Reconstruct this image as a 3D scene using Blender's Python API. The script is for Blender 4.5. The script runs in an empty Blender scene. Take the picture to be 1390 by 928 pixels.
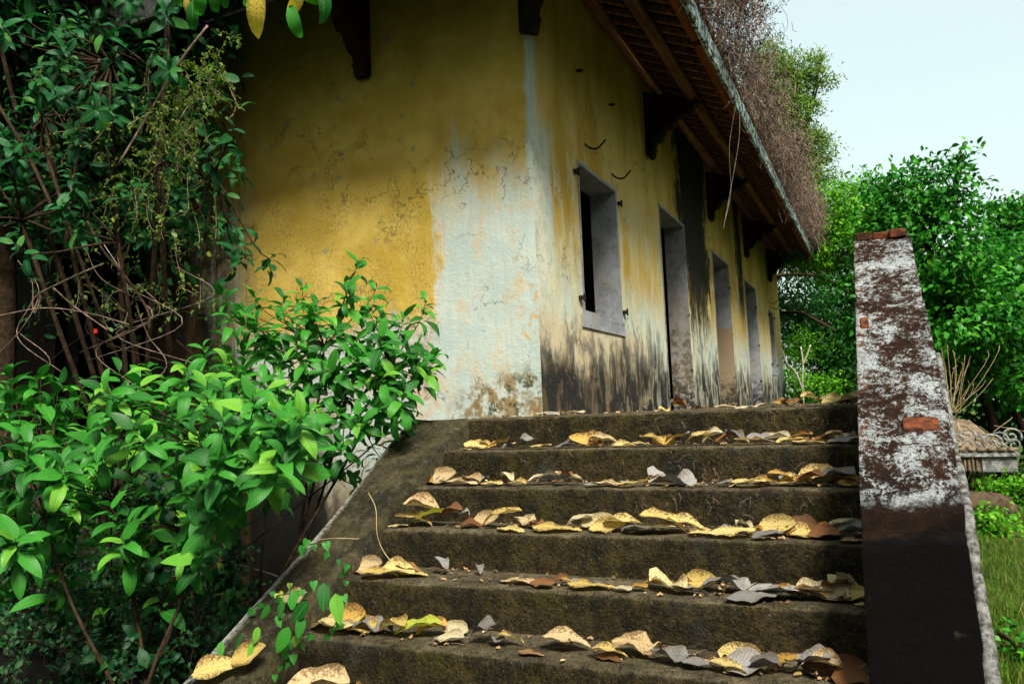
import bpy, math, random
import numpy as np
from mathutils import Vector, Matrix, noise
random.seed(7); rng = np.random.default_rng(7)
S = bpy.context.scene
COL = S.collection
R_ = math.radians

# ------------------------------------------------------------------ camera
F, CX, CY = 1062.0, 695.0, 464.0
def unit(v):
    v = np.array(v, float); return v/np.linalg.norm(v)
ax_y = unit([505, -78, F]); ax_x = np.array([2261.0, 187.0, -F]); ax_x = unit(ax_x - ax_y*ax_x.dot(ax_y))
ax_z = np.cross(ax_y, ax_x); ax_z = ax_z if ax_z[1] > 0 else -ax_z
ROT = np.array([ax_x, ax_y, ax_z])
cam = bpy.data.cameras.new('camera'); cam_o = bpy.data.objects.new('camera', cam); COL.objects.link(cam_o)
cam.sensor_width = 36; cam.lens = F/1390*36; cam.clip_start = 0.05; cam.clip_end = 600
rt, up, fw = ROT@[1, 0, 0], ROT@[0, 1, 0], ROT@[0, 0, 1]
cam_o.matrix_world = Matrix(((rt[0], up[0], -fw[0], 0), (rt[1], up[1], -fw[1], 0), (rt[2], up[2], -fw[2], 0), (0, 0, 0, 1)))
S.camera = cam_o

# ------------------------------------------------------------------ light
SUN_EL, SUN_AZ = 48.5, 42.0            # azimuth measured from -Y (behind the camera) towards +X
SUN_STRENGTH, SUN_ANGLE, EXPOSURE = 4.2, 14.0, 1.05
SKY_MIX, SKY_FLAT = 0.45, (0.60, 0.70, 0.60)
S.view_settings.view_transform = 'Standard'; S.view_settings.look = 'None'
S.view_settings.exposure = EXPOSURE; S.view_settings.gamma = 1
S.view_settings.use_curve_mapping = False
w = bpy.data.worlds.new("World"); S.world = w; w.use_nodes = True
nt = w.node_tree; bg = nt.nodes['Background']
sky = nt.nodes.new('ShaderNodeTexSky'); sky.sky_type = 'NISHITA'; sky.sun_disc = False
sky.sun_elevation = R_(SUN_EL); sky.sun_rotation = R_(180 - SUN_AZ); sky.dust_density = 4; sky.air_density = 1.5
bg.inputs[1].default_value = 0.1
mx = nt.nodes.new('ShaderNodeMix'); mx.data_type = 'RGBA'; mx.inputs[0].default_value = SKY_MIX
nt.links.new(sky.outputs[0], mx.inputs[6])
mx.inputs[7].default_value = (SKY_FLAT[0]*10, SKY_FLAT[1]*10, SKY_FLAT[2]*10, 1)   # even cloud cover over the blue
nt.links.new(mx.outputs[2], bg.inputs[0])
sl = bpy.data.lights.new('sun', 'SUN'); sl.energy = SUN_STRENGTH; sl.angle = R_(SUN_ANGLE); sl.color = (1, .95, .86)
so = bpy.data.objects.new('sun', sl); COL.objects.link(so)
sd = Vector((math.sin(R_(SUN_AZ))*math.cos(R_(SUN_EL)), -math.cos(R_(SUN_AZ))*math.cos(R_(SUN_EL)), math.sin(R_(SUN_EL))))
so.rotation_euler = sd.to_track_quat('Z', 'Y').to_euler(); so.location = sd*30

# ------------------------------------------------------------------ helpers: rays from measured picture points
def ray(px, py): return ROT@unit([px-CX, CY-py, F])
def onY(px, py, y): d = ray(px, py); return d*(y/d[1])
def onX(px, py, x): d = ray(px, py); return d*(x/d[0])
def onZ(px, py, z): d = ray(px, py); return d*(z/d[2])

class MB:
    def __init__(s): s.v = []; s.f = []; s.n = 0; s.uv = []
    def add(s, v, f, uv=None):
        v = np.asarray(v, float); s.v.append(v)
        s.f += [tuple(i+s.n for i in q) for q in f]; s.n += len(v)
        s.uv.append(np.zeros((len(v), 2)) if uv is None else np.asarray(uv, float))
    def build(s, name, mat, parent=None, smooth=False, cast=None):
        me = bpy.data.meshes.new(name)
        v = np.concatenate(s.v) if s.v else np.zeros((0, 3))
        me.from_pydata(v.tolist(), [], s.f)
        uv = np.concatenate(s.uv)
        if uv.any():
            l = me.uv_layers.new(name='UVMap'); idx = np.zeros(len(me.loops), np.int32); me.loops.foreach_get('vertex_index', idx)
            l.data.foreach_set('uv', uv[idx].ravel())
        me.materials.append(mat)
        if smooth: me.polygons.foreach_set('use_smooth', [True]*len(me.polygons))
        me.update()
        return link(name, me, parent)
def link(name, me, parent=None):
    o = bpy.data.objects.new(name, me); COL.objects.link(o)
    if parent: o.parent = parent
    return o
def tag(o, label=None, cat=None, group=None, kind=None):
    if label: o['label'] = label
    if cat: o['category'] = cat
    if group: o['group'] = group
    if kind: o['kind'] = kind
    return o
def empty(name, label, cat, group=None, loc=(0, 0, 0)):
    o = bpy.data.objects.new(name, None); COL.objects.link(o); o.empty_display_size = .1
    return tag(o, label, cat, group)
BOXF = [(0, 3, 2, 1), (4, 5, 6, 7), (0, 1, 5, 4), (1, 2, 6, 5), (2, 3, 7, 6), (3, 0, 4, 7)]
def box(mb, x0, x1, y0, y1, z0, z1, j=0.0):
    v = np.array([(x0, y0, z0), (x1, y0, z0), (x1, y1, z0), (x0, y1, z0), (x0, y0, z1), (x1, y0, z1), (x1, y1, z1), (x0, y1, z1)], float)
    if j: v += rng.uniform(-j, j, v.shape)
    mb.add(v, BOXF)
def tube(mb, pts, rad, n=5, cap=True):
    pts = np.asarray(pts, float); m = len(pts)
    rad = np.broadcast_to(rad, (m,)) if np.ndim(rad) else np.full(m, rad)
    t = np.gradient(pts, axis=0); t /= np.linalg.norm(t, axis=1)[:, None]+1e-9
    a = np.cross(t[0], [0, 0, 1.0]);
    if np.linalg.norm(a) < .1: a = np.cross(t[0], [1.0, 0, 0])
    vs = []
    for i in range(m):
        a = a - t[i]*a.dot(t[i]); a /= np.linalg.norm(a)+1e-9; b = np.cross(t[i], a)
        for k in range(n):
            th = 2*math.pi*k/n; vs.append(pts[i]+rad[i]*(a*math.cos(th)+b*math.sin(th)))
    fs = [(i*n+k, i*n+(k+1) % n, (i+1)*n+(k+1) % n, (i+1)*n+k) for i in range(m-1) for k in range(n)]
    if cap: fs += [tuple(range(n))[::-1], tuple((m-1)*n+k for k in range(n))]
    mb.add(vs, fs)
def bez(p0, p1, p2, p3, n=8):
    t = np.linspace(0, 1, n)[:, None]; p0, p1, p2, p3 = map(np.asarray, (p0, p1, p2, p3))
    return (1-t)**3*p0+3*(1-t)**2*t*p1+3*(1-t)*t*t*p2+t**3*p3
def spline(P, n=6):
    P = [np.array(p, float) for p in P]; out = []
    Q = [2*P[0]-P[1]]+P+[2*P[-1]-P[-2]]
    for i in range(1, len(Q)-2):
        for t in np.linspace(0, 1, n, endpoint=False):
            a, b, c, d = Q[i-1:i+3]
            out.append(.5*((2*b)+(-a+c)*t+(2*a-5*b+4*c-d)*t*t+(-a+3*b-3*c+d)*t**3))
    out.append(P[-1]); return np.array(out)
def nz(x, y, z, s=1.0): return noise.noise(Vector((x*s, y*s, z*s)))
def grid(mb, fn, nu, nv, flip=False):
    """surface from fn(u,v)->xyz, u,v in 0..1"""
    v = [fn(i/nu, j/nv) for j in range(nv+1) for i in range(nu+1)]
    f = []
    for j in range(nv):
        for i in range(nu):
            q = (j*(nu+1)+i, j*(nu+1)+i+1, (j+1)*(nu+1)+i+1, (j+1)*(nu+1)+i); f.append(q[::-1] if flip else q)
    mb.add(v, f)

# ------------------------------------------------------------------ material language
class V:
    def __init__(s, t, k): s.t = t; s.k = k
    def _m(s, op, *o):
        n = s.t.nodes.new('ShaderNodeMath'); n.operation = op
        for i, x in enumerate((s,)+o):
            if isinstance(x, V): s.t.links.new(x.k, n.inputs[i])
            else: n.inputs[i].default_value = x
        return V(s.t, n.outputs[0])
    def __add__(s, o): return s._m('ADD', o)
    __radd__ = __add__
    def __sub__(s, o): return s._m('SUBTRACT', o)
    def __mul__(s, o): return s._m('MULTIPLY', o)
    __rmul__ = __mul__
    def __rsub__(s, o): return (s*-1)+o
    def __truediv__(s, o): return s._m('DIVIDE', o)
    def max(s, o): return s._m('MAXIMUM', o)
    def min(s, o): return s._m('MINIMUM', o)
    def abs(s): return s._m('ABSOLUTE')
    def pow(s, o): return s._m('POWER', o)
    def sin(s): return s._m('SINE')
    def step(s, a, b):                     # smoothstep a->b gives 0->1 (a may exceed b)
        n = s.t.nodes.new('ShaderNodeMapRange'); n.interpolation_type = 'SMOOTHSTEP'
        s.t.links.new(s.k, n.inputs[0])
        if a < b: n.inputs[1].default_value = a; n.inputs[2].default_value = b
        else: n.inputs[1].default_value = b; n.inputs[2].default_value = a; n.inputs[3].default_value = 1; n.inputs[4].default_value = 0
        return V(s.t, n.outputs[0])
class M:
    def __init__(s, name):
        s.m = bpy.data.materials.new(name); s.m.use_nodes = True; s.t = s.m.node_tree
        s.b = s.t.nodes['Principled BSDF']; s.b.inputs['Roughness'].default_value = .85
        s.b.inputs['Specular IOR Level'].default_value = .08
        tc = s.t.nodes.new('ShaderNodeTexCoord'); s.P = tc.outputs['Object']; s.UV = tc.outputs['UV']
        sp = s.t.nodes.new('ShaderNodeSeparateXYZ'); s.t.links.new(s.P, sp.inputs[0])
        s.x, s.y, s.z = (V(s.t, sp.outputs[i]) for i in range(3))
    def vec(s, sx, sy, sz, src=None):
        n = s.t.nodes.new('ShaderNodeVectorMath'); n.operation = 'MULTIPLY'; s.t.links.new(src or s.P, n.inputs[0])
        n.inputs[1].default_value = (sx, sy, sz); return n.outputs[0]
    def noise(s, scale, detail=4, rough=.6, vec=None, dist=0.0):
        n = s.t.nodes.new('ShaderNodeTexNoise'); s.t.links.new(vec or s.P, n.inputs['Vector'])
        n.inputs['Scale'].default_value = scale; n.inputs['Detail'].default_value = detail; n.inputs['Roughness'].default_value = rough
        n.inputs['Distortion'].default_value = dist; return V(s.t, n.outputs[0])
    def voro(s, scale, vec=None, feat='F1', out=0, rand=1.0):
        n = s.t.nodes.new('ShaderNodeTexVoronoi'); n.feature = feat; s.t.links.new(vec or s.P, n.inputs['Vector'])
        n.inputs['Scale'].default_value = scale; n.inputs['Randomness'].default_value = rand; return V(s.t, n.outputs[out])
    def rnd(s):
        a = s.t.nodes.new('ShaderNodeObjectInfo').outputs['Random']; b = s.t.nodes.new('ShaderNodeNewGeometry').outputs['Random Per Island']
        return (V(s.t, a)+V(s.t, b))._m('FRACT')
    def col(s, c):
        if isinstance(c, V): return c
        n = s.t.nodes.new('ShaderNodeRGB'); n.outputs[0].default_value = (*c, 1); return V(s.t, n.outputs[0])
    def mix(s, f, a, b, mode='MIX'):
        n = s.t.nodes.new('ShaderNodeMix'); n.data_type = 'RGBA'; n.blend_type = mode
        for i, x in ((0, f), (6, a), (7, b)):
            if isinstance(x, V): s.t.links.new(x.k, n.inputs[i])
            else: n.inputs[i].default_value = x if i == 0 else (*x, 1)
        return V(s.t, n.outputs[2])
    def bump(s, h, dist=.01, strength=1.0):
        n = s.t.nodes.new('ShaderNodeBump'); n.inputs['Distance'].default_value = dist; n.inputs['Strength'].default_value = strength
        s.t.links.new(h.k, n.inputs['Height']); s.t.links.new(n.outputs[0], s.b.inputs['Normal']); return n.outputs[0]
    def out(s, c, rough=None):
        if isinstance(c, V): s.t.links.new(c.k, s.b.inputs['Base Color'])
        else: s.b.inputs['Base Color'].default_value = (*c, 1)
        if isinstance(rough, V): s.t.links.new(rough.k, s.b.inputs['Roughness'])
        elif rough is not None: s.b.inputs['Roughness'].default_value = rough
        return s.m
    def translucent(s, c, f=.35, normal=None):
        tr = s.t.nodes.new('ShaderNodeBsdfTranslucent'); ms = s.t.nodes.new('ShaderNodeMixShader'); ms.inputs[0].default_value = f
        if isinstance(c, V): s.t.links.new(c.k, tr.inputs[0])
        else: tr.inputs[0].default_value = (*c, 1)
        s.t.links.new(s.b.outputs[0], ms.inputs[1]); s.t.links.new(tr.outputs[0], ms.inputs[2])
        s.t.links.new(ms.outputs[0], s.t.nodes['Material Output'].inputs[0])

def mat_front_wall():
    m = M('front_plaster'); n1 = m.noise(2.2, 5, .65); n2 = m.noise(9, 5, .7); n3 = m.noise(1.1, 3, .5)
    streak = m.noise(1, 5, .6, m.vec(22, 22, 1.6)); wide = m.noise(1, 4, .6, m.vec(6, 6, .9)); fine = m.noise(90, 4, .7)
    wash = m.mix(n1.step(.38, .66), (.35, .42, .385), (.43, .475, .42))
    wash = m.mix(streak.step(.45, .75)*.5, wash, (.30, .36, .32))
    beige = m.noise(2.6, 6, .75, m.vec(1.3, 1, .8))
    wash = m.mix(beige.step(.50, .62)*.75, wash, (.46, .36, .22))
    orange = m.noise(11, 4, .8, m.vec(1, 1, .9)); near = (m.x+.0).step(-2.36, -2.2)*m.z.step(.3, .55)*m.z.step(1.2, .9)
    wash = m.mix(orange.step(.54, .60)*near, wash, (.44, .29, .13))
    pink = m.noise(4, 6, .8); wash = m.mix(pink.step(.5, .62)*m.x.step(-2.85, -3.05)*.6, wash, (.42, .31, .23))
    yel = m.mix(n1.step(.35, .7), (.36, .245, .035), (.50, .36, .085))
    yel = m.mix(streak.step(.5, .8)*.35, yel, (.40, .33, .12))
    edge = (n1-.5)*.35+(n2-.5)*.16+(wide-.5)*.3
    ymask = (m.x+edge).step(-2.90, -3.0)*(m.z+edge*1.5).step(.55, .85)*(m.x+edge).step(-5.2, -4.7)
    topm = (m.z+edge*2.2+(streak-.5)*.35+(wide-.5)*.7).step(1.35, 2.15)*(m.x+edge*.25).step(-2.145, -2.19)
    topm = topm.max((m.z+(wide-.5)*1.3).step(2.1, 2.7)*(m.x+edge*.3).step(-2.14, -2.2))
    c = m.mix(ymask.max(topm), wash, yel)
    # mould freckles over the old yellow paint
    v = m.noise(55, 6, .8, m.vec(1, 1, .7)); patch = m.noise(3, 3, .6)
    fre = v.step(.50, .60)*patch.step(.38, .55)*m.x.step(-2.9, -3.1)*(m.z+edge).step(2.0, 1.7)
    c = m.mix(fre*.75, c, (.13, .10, .045))
    v2 = m.noise(75, 5, .8); c = m.mix(v2.step(.60, .68)*.45, c, (.22, .20, .13))
    spots = m.voro(5, m.vec(1, 1, .9)); c = m.mix((spots+(n2-.5)*.25).step(.16, .05)*m.x.step(-2.9, -3.1)*.7, c, (.16, .17, .15))
    # green black mould and brown damp at the foot near the corner
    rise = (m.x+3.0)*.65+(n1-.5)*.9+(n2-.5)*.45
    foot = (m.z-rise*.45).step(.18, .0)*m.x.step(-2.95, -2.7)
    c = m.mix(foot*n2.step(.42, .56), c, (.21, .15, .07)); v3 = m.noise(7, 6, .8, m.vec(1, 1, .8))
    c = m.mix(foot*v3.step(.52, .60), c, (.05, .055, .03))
    low = (m.z+(wide-.5)*.8+(n2-.5)*.3+(m.x+3.6)*.25).step(-.2, -.75); c = m.mix(low*.8, c, (.14, .10, .045)); c = m.mix((m.z+(wide-.5)*.8+(n2-.5)*.4+(m.x+3.6)*1.2).step(-.9, -1.25)*.95, c, (.012, .012, .009)); c = m.mix((m.x+(n1-.5)*.7+(n2-.5)*.3).step(-3.85, -4.2)*(m.z+(n1-.5)*.5).step(.25, -.15)*.96, c, (.008, .008, .006))  # brown foot stain, then the hollow's shade painted near-black on the wall
    # brown run-off streaks at the far left, plus painted near-black shade of the gap
    st = m.noise(1, 4, .6, m.vec(7, 7, .5)); c = m.mix(st.step(.45, .58)*m.x.step(-4.6, -5.2)*.9, c, (.10, .055, .018)); c = m.mix((m.x+edge+(wide-.5)*.8).step(-5.1, -5.6)*n2.step(.33, .46)*.93, c, (.018, .013, .008))
    cr = (m.noise(1.9, 7, .62)-.5).abs().step(.0045, .001)*m.noise(1.3, 3, .5).step(.47, .56); c = m.mix(cr*.65, c, (.09, .08, .06)); pk = m.noise(26, 5, .8); c = m.mix(pk.step(.63, .67)*m.x.step(-3.1, -2.9)*.55, c, (.52, .50, .42))
    c = m.mix(fine.step(.62, .75)*.35, c, (.3, .28, .2))
    m.bump(n2*.6+fine*.35+streak*.25+ymask*.5-cr*.8+pk*.5, .012, .8); return m.out(c, .9)
def mat_side_wall():
    m = M('side_plaster'); n1 = m.noise(1.7, 5, .65); n2 = m.noise(9, 5, .72); fine = m.noise(80, 4, .7)
    streak = m.noise(1, 7, .72, m.vec(7, 6, 1.9), .8); wide = m.noise(1, 5, .6, m.vec(2.6, 2.2, .8), .4)
    yel = m.mix(wide.step(.35, .65), (.37, .24, .035), (.50, .365, .10)); edge = (n1-.5)*.4+(n2-.5)*.15+(streak-.5)*.3
    wash = m.mix(streak.step(.4, .62), (.34, .41, .37), (.48, .48, .34)); wash = m.mix(wide.step(.5, .65)*.6, wash, (.42, .35, .19))
    ym = (m.z+edge*1.6).step(.75, 1.5)*(m.y+edge*.6).step(5.28, 5.38)
    ym = ym.max((m.z+edge*1.2).step(1.9, 2.25)*(m.y+edge*.4).step(5.06, 5.2))
    strips = (streak+(wide-.5)*.6).step(.48, .60)
    c = m.mix(ym*(1-strips*.65*m.z.step(2.6, 1.6)), wash, yel)
    cor = m.mix(n2.step(.4, .6), (.36, .38, .30), (.50, .50, .40)); c = m.mix((m.y+edge*.5).step(5.32, 5.18)*m.z.step(2.3, 1.9)*.75, c, cor)
    bp = m.mix(n1.step(.4, .6), (.36, .29, .18), (.44, .37, .24)); c = m.mix((m.z+edge).step(.85, .6)*(m.y).step(8.2, 7.6)*.85, c, bp)
    # damp black mould at the foot with ragged streaked top
    hgt = (streak-.5)*.8+(wide-.5)*1.3+(n2-.5)*.5+(n1-.5)*.6
    d1 = (m.z+hgt*.75).step(.66, .26)
    c = m.mix(d1*(.55+.45*m.y.step(9, 5)), c, (.075, .055, .03)); bl = m.noise(1, 6, .75, m.vec(6, 5, 2.4), .8)
    c = m.mix((m.z+hgt*.6).step(.70, .25)*bl.step(.41, .52), c, (.018, .018, .016))
    c = m.mix((m.z+(wide-.5)).step(.9, .7)*m.z.step(.3, .45)*bl.step(.5, .58)*.6, c, (.05, .055, .055))
    # black rainwater stain running down between the doors
    ds = (m.y-10.45).abs()+m.z*-.13+(fine-.5)*.5; run = (ds+(streak-.5)*1.1+(n2-.5)*.9+(n1-.5)*1.3).step(.72, .38)*(m.z+(streak-.5)*3.2).step(.6, 1.5)
    c = m.mix(run*.97, c, (.010, .011, .010))
    ds2 = (m.y-14.1).abs(); run2 = (ds2+(streak-.5)*.8+(n1-.5)*.8+(n2-.5)*.4).step(.42, .18)*(m.z+(streak-.5)*1.8).step(1.2, 1.9); c = m.mix(run2*.95, c, (.012, .012, .01))
    fl = m.noise(38, 4, .8); c = m.mix(fl.step(.62, .68)*.6*m.z.step(2.4, 1.2), c, (.12, .11, .08))
    cr = (m.noise(1.7, 7, .62)-.5).abs().step(.0045, .001)*m.noise(1.3, 3, .5).step(.46, .56); c = m.mix(cr*.65, c, (.07, .06, .045)); pk = m.noise(22, 5, .8); c = m.mix(pk.step(.62, .66)*.45*m.z.step(2.2, 1.0), c, (.46, .46, .40))
    m.bump(n2*.5+fine*.35+streak*.5+ym*.4-cr*.8+pk*.5, .012, .8); return m.out(c, .9)
def mat_reveal():
    m = M('grey_reveal'); n = m.noise(6, 5, .7); s = m.noise(1, 5, .6, m.vec(12, 12, 2)); h = m.noise(20, 5, .75)
    c = m.mix(n.step(.35, .65), (.17, .18, .19), (.26, .27, .28)); c = m.mix(h.step(.56, .66)*.6, c, (.06, .06, .06))
    c = m.mix(s.step(.55, .7)*.5, c, (.30, .22, .13)); c = m.mix(((m.y-12.3).abs()).step(1.0, .9)*(m.z+(h-.5)*.05).step(1.27, 1.24), c, (.21, .16, .10)); c = m.mix((m.y-9.3).abs().step(.9, .8)*(m.z+(n-.5)*2.4).step(1.1, .7)*h.step(.45, .55)*.9, c, (.02, .019, .016)); c = m.mix((m.y-9.3).abs().step(.9, .8)*m.z.step(1.6, 1.2)*.4, c, (.22, .17, .10)); k = (m.z+(n-.5)*1.1).step(.5, .1); c = m.mix(k*h.step(.4, .5)*.9, c, (.015, .015, .013))
    m.bump(n+h*.4, .01, .5); return m.out(c, .9)
def mat_concrete(name='step_concrete', side=0.0):
    m = M(name); g = m.voro(150); g2 = m.voro(70); n = m.noise(3.2, 5, .7); n2 = m.noise(14, 6, .75); f = m.noise(110, 4, .8); s = m.noise(1, 4, .6, m.vec(9, 9, 1.5))
    c = m.mix(n.step(.35, .65), (.016, .013, .006), (.044, .033, .013)); c = m.mix(n2.step(.45, .65)*.7, c, (.066, .048, .020))
    c = m.mix(n2.step(.5, .35)*.8, c, (.012, .011, .007)); c = m.mix(s.step(.52, .68)*.65, c, (.010, .011, .009))
    moss = m.noise(5, 5, .75); c = m.mix(moss.step(.52, .66)*.6, c, (.055, .048, .008))
    bluish = m.noise(2.3, 3, .5); c = m.mix(bluish.step(.58, .7)*.5, c, (.04, .044, .042))
    c = m.mix(g.step(.20, .12)*f.step(.5, .62)*.8, c, (.30, .26, .19))
    nn = m.t.nodes.new('ShaderNodeNewGeometry'); sp = m.t.nodes.new('ShaderNodeSeparateXYZ'); m.t.links.new(nn.outputs['Normal'], sp.inputs[0])
    upf = V(m.t, sp.outputs[2]).step(.55, .95); tread_tone = m.mix(n2.step(.35, .65), (.085, .068, .038), (.17, .14, .085))  # paler tone on upward faces
    c = m.mix(upf*(.45+.5*n.step(.4, .6)), c, tread_tone)
    ag = m.noise(48, 5, .85); c = m.mix(ag.step(.50, .60)*.75, c, (.008, .007, .005)); pk = m.noise(85, 3, .8); c = m.mix(pk.step(.62, .70)*.8*(1-.5*upf), c, (.17, .15, .11))
    m.bump(g2*-.5+g*-.35+n2*.5+ag*1.3+f*.3, .014, 1.0); return m.out(c, .95)
def mat_cheek():
    m = M('cheek_plaster'); n = m.noise(4, 6, .75); n2 = m.noise(17, 6, .8); f = m.noise(100, 4, .8); dd = m.noise(1, 5, .7, m.vec(10, 4, 4))
    c = m.mix(n.step(.35, .62), (.022, .020, .010), (.07, .058, .028)); c = m.mix(n2.step(.52, .66)*.4, c, (.13, .115, .07)); c = m.mix(dd.step(.54, .62)*.8, c, (.02, .02, .016))
    lip = (m.x+(n2-.5)*.10+(n-.5)*.06+(m.y-2.9).max(0.0)*.11).step(-2.365, -2.395); c = m.mix(lip*n2.step(.36, .48), c, (.36, .36, .31)); c = m.mix(f.step(.6, .7)*.4, c, (.28, .27, .2))
    ms = m.noise(6, 5, .7); c = m.mix(ms.step(.54, .64)*.35, c, (.07, .07, .02)); ag = m.noise(40, 6, .85); c = m.mix(ag.step(.50, .60)*.75, c, (.012, .011, .008)); c = m.mix(m.noise(28, 6, .85).step(.58, .64)*.6, c, (.20, .19, .15))
    m.bump(n2+ag*1.1+f*.35, .016, 1.0); return m.out(c, .95)
def mat_balustrade():
    m = M('flaking_whitewash'); rip = m.noise(1, 7, .78, m.vec(15, 9, 9), 1.8); n = m.noise(5, 5, .7); n2 = m.noise(24, 6, .8); f = m.noise(120, 4, .8)
    c = m.mix(n.step(.4, .62), (.024, .011, .006), (.065, .027, .010)); c = m.mix(n2.step(.5, .65)*.5, c, (.12, .048, .017)); c = m.mix(rip.step(.5, .36)*.7, c, (.018, .008, .005)); c = m.mix((m.y+(n-.5)*.3).step(2.9, 2.74)*.85, c, (.014, .008, .005)); c = m.mix((m.x+.06+(n2-.5)*.05).step(.02, -.01)*n.step(.42, .55)*.8*m.y.step(2.85, 3.0), c, (.17, .055, .02))
    wh = m.mix(f.step(.35, .7), (.26, .28, .28), (.68, .74, .73)); edge = (m.x-.055).abs().step(.06, .15)
    crk = m.noise(1, 6, .85, m.vec(60, 42, 42), 1.2)
    wm = (rip*.7+n2*.5+edge*.03+(n-.5)*.8+(crk-.5)*.95).step(.618, .665)
    lowm = (m.y+(n-.5)*.22+(rip-.5)*.15).step(2.72, 2.80); c = m.mix(wm*lowm*.93, c, wh)
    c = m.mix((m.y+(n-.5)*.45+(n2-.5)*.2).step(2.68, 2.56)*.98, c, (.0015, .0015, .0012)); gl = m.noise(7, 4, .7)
    c = m.mix(m.y.step(2.55, 2.4)*gl.step(.62, .72)*.4, c, (.08, .085, .06))
    m.bump(rip*1.0+n2*.7+crk*.6+f*.2+wm*.4, .026, 1.0); return m.out(c, .9)
def mat_brick():
    m = M('old_brick'); n = m.noise(12, 5, .7); f = m.noise(80, 4, .8)
    c = m.mix(n.step(.4, .6), (.035, .016, .010), (.15, .045, .018)); c = m.mix(f.step(.6, .7)*.5, c, (.03, .02, .015)); g9 = m.noise(30, 5, .8); c = m.mix(g9.step(.5, .6)*.7, c, (.025, .012, .008)); m.bump(n+f*.4+g9, .012, .8); return m.out(c, .9)
def mat_wood(name, a, b, vec=(30, 1.2, 30), rough=.8):
    m = M(name); g = m.noise(1, 5, .65, m.vec(*vec)); n = m.noise(5, 4, .6)
    c = m.mix(g.step(.35, .65), a, b); c = m.mix(n.step(.5, .7)*.5, c, tuple(x*.35 for x in a)); m.bump(g, .006, .7); return m.out(c, rough)
def mat_fascia():
    m = M('flaking_blue_paint'); g = m.noise(1, 5, .7, m.vec(20, 5, 20)); n = m.noise(13, 6, .8)
    c = m.mix(g.step(.4, .6), (.05, .04, .03), (.16, .13, .09)); p = m.mix(n.step(.4, .6), (.30, .46, .46), (.60, .76, .76))
    c = m.mix((n*.6+g*.5).step(.50, .58), c, p); m.bump(n+g, .01, .8); return m.out(c, .8)
def mat_plain(name, a, b, scale=6, rough=.9, bd=.01, det=5):
    m = M(name); n = m.noise(scale, det, .7); f = m.noise(scale*9, 4, .7)
    c = m.mix(n.step(.35, .65), a, b); c = m.mix(f.step(.55, .7)*.4, c, tuple(x*.4 for x in a)); m.bump(n+f*.4, bd, .8); return m.out(c, rough)
def mat_leaf(name, a, b, c3, tr=.3, rough=.38, vein=(.22, .42, .12), veinf=.5, holes=False, spec=.5, brown=0.0, trc=None):
    """living or fallen leaf: colour per leaf, midrib and side veins in UV space (u across, v along)"""
    m = M(name); sp = m.t.nodes.new('ShaderNodeSeparateXYZ'); m.t.links.new(m.UV, sp.inputs[0]); u, v = V(m.t, sp.outputs[0]), V(m.t, sp.outputs[1])
    r = m.rnd(); c = m.mix(r.step(0, .75), a, b); c = m.mix(r.step(.82, .98), c, c3)
    au = (u-.5).abs(); side = ((v*13.0-au*6.5)*math.pi).sin().abs(); sv = side.step(.16, .02)
    c = m.mix(sv*veinf*.55, c, vein); c = m.mix(au.step(.035, .008)*veinf*1.4, c, vein)
    n = m.noise(30, 4, .7); c = m.mix(n.step(.5, .75)*.25, c, tuple(x*.5 for x in a))
    if brown:
        e = m.noise(20, 5, .8); c = m.mix((e+au*.45).step(.60, .68)*min(1, brown*1.6), c, (.10, .045, .012))
        e2 = m.noise(160, 3, .7); c = m.mix(e2.step(.66, .72)*brown*.4, c, (.06, .03, .01))
    m.b.inputs['Specular IOR Level'].default_value = spec
    m.bump(side.step(0, .5)*.5+au.step(0, .04)*.8+m.noise(22, 5, .75)*(2.2 if brown else .5), .004 if brown else .0025, .9); m.out(c, rough)
    if tr: m.translucent(m.mix(.5, c, trc or tuple(min(1, x*1.5) for x in b)), tr)
    return m.m
def mat_foliage(name, a, b, c3, tr=.3, rough=.5):
    m = M(name); r = m.rnd(); c = m.mix(r.step(0, .8), a, b); c = m.mix(r.step(.85, 1), c, c3); m.b.inputs['Specular IOR Level'].default_value = .15; m.out(c, rough)
    if tr: m.translucent(c, tr)
    return m.m

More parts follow.
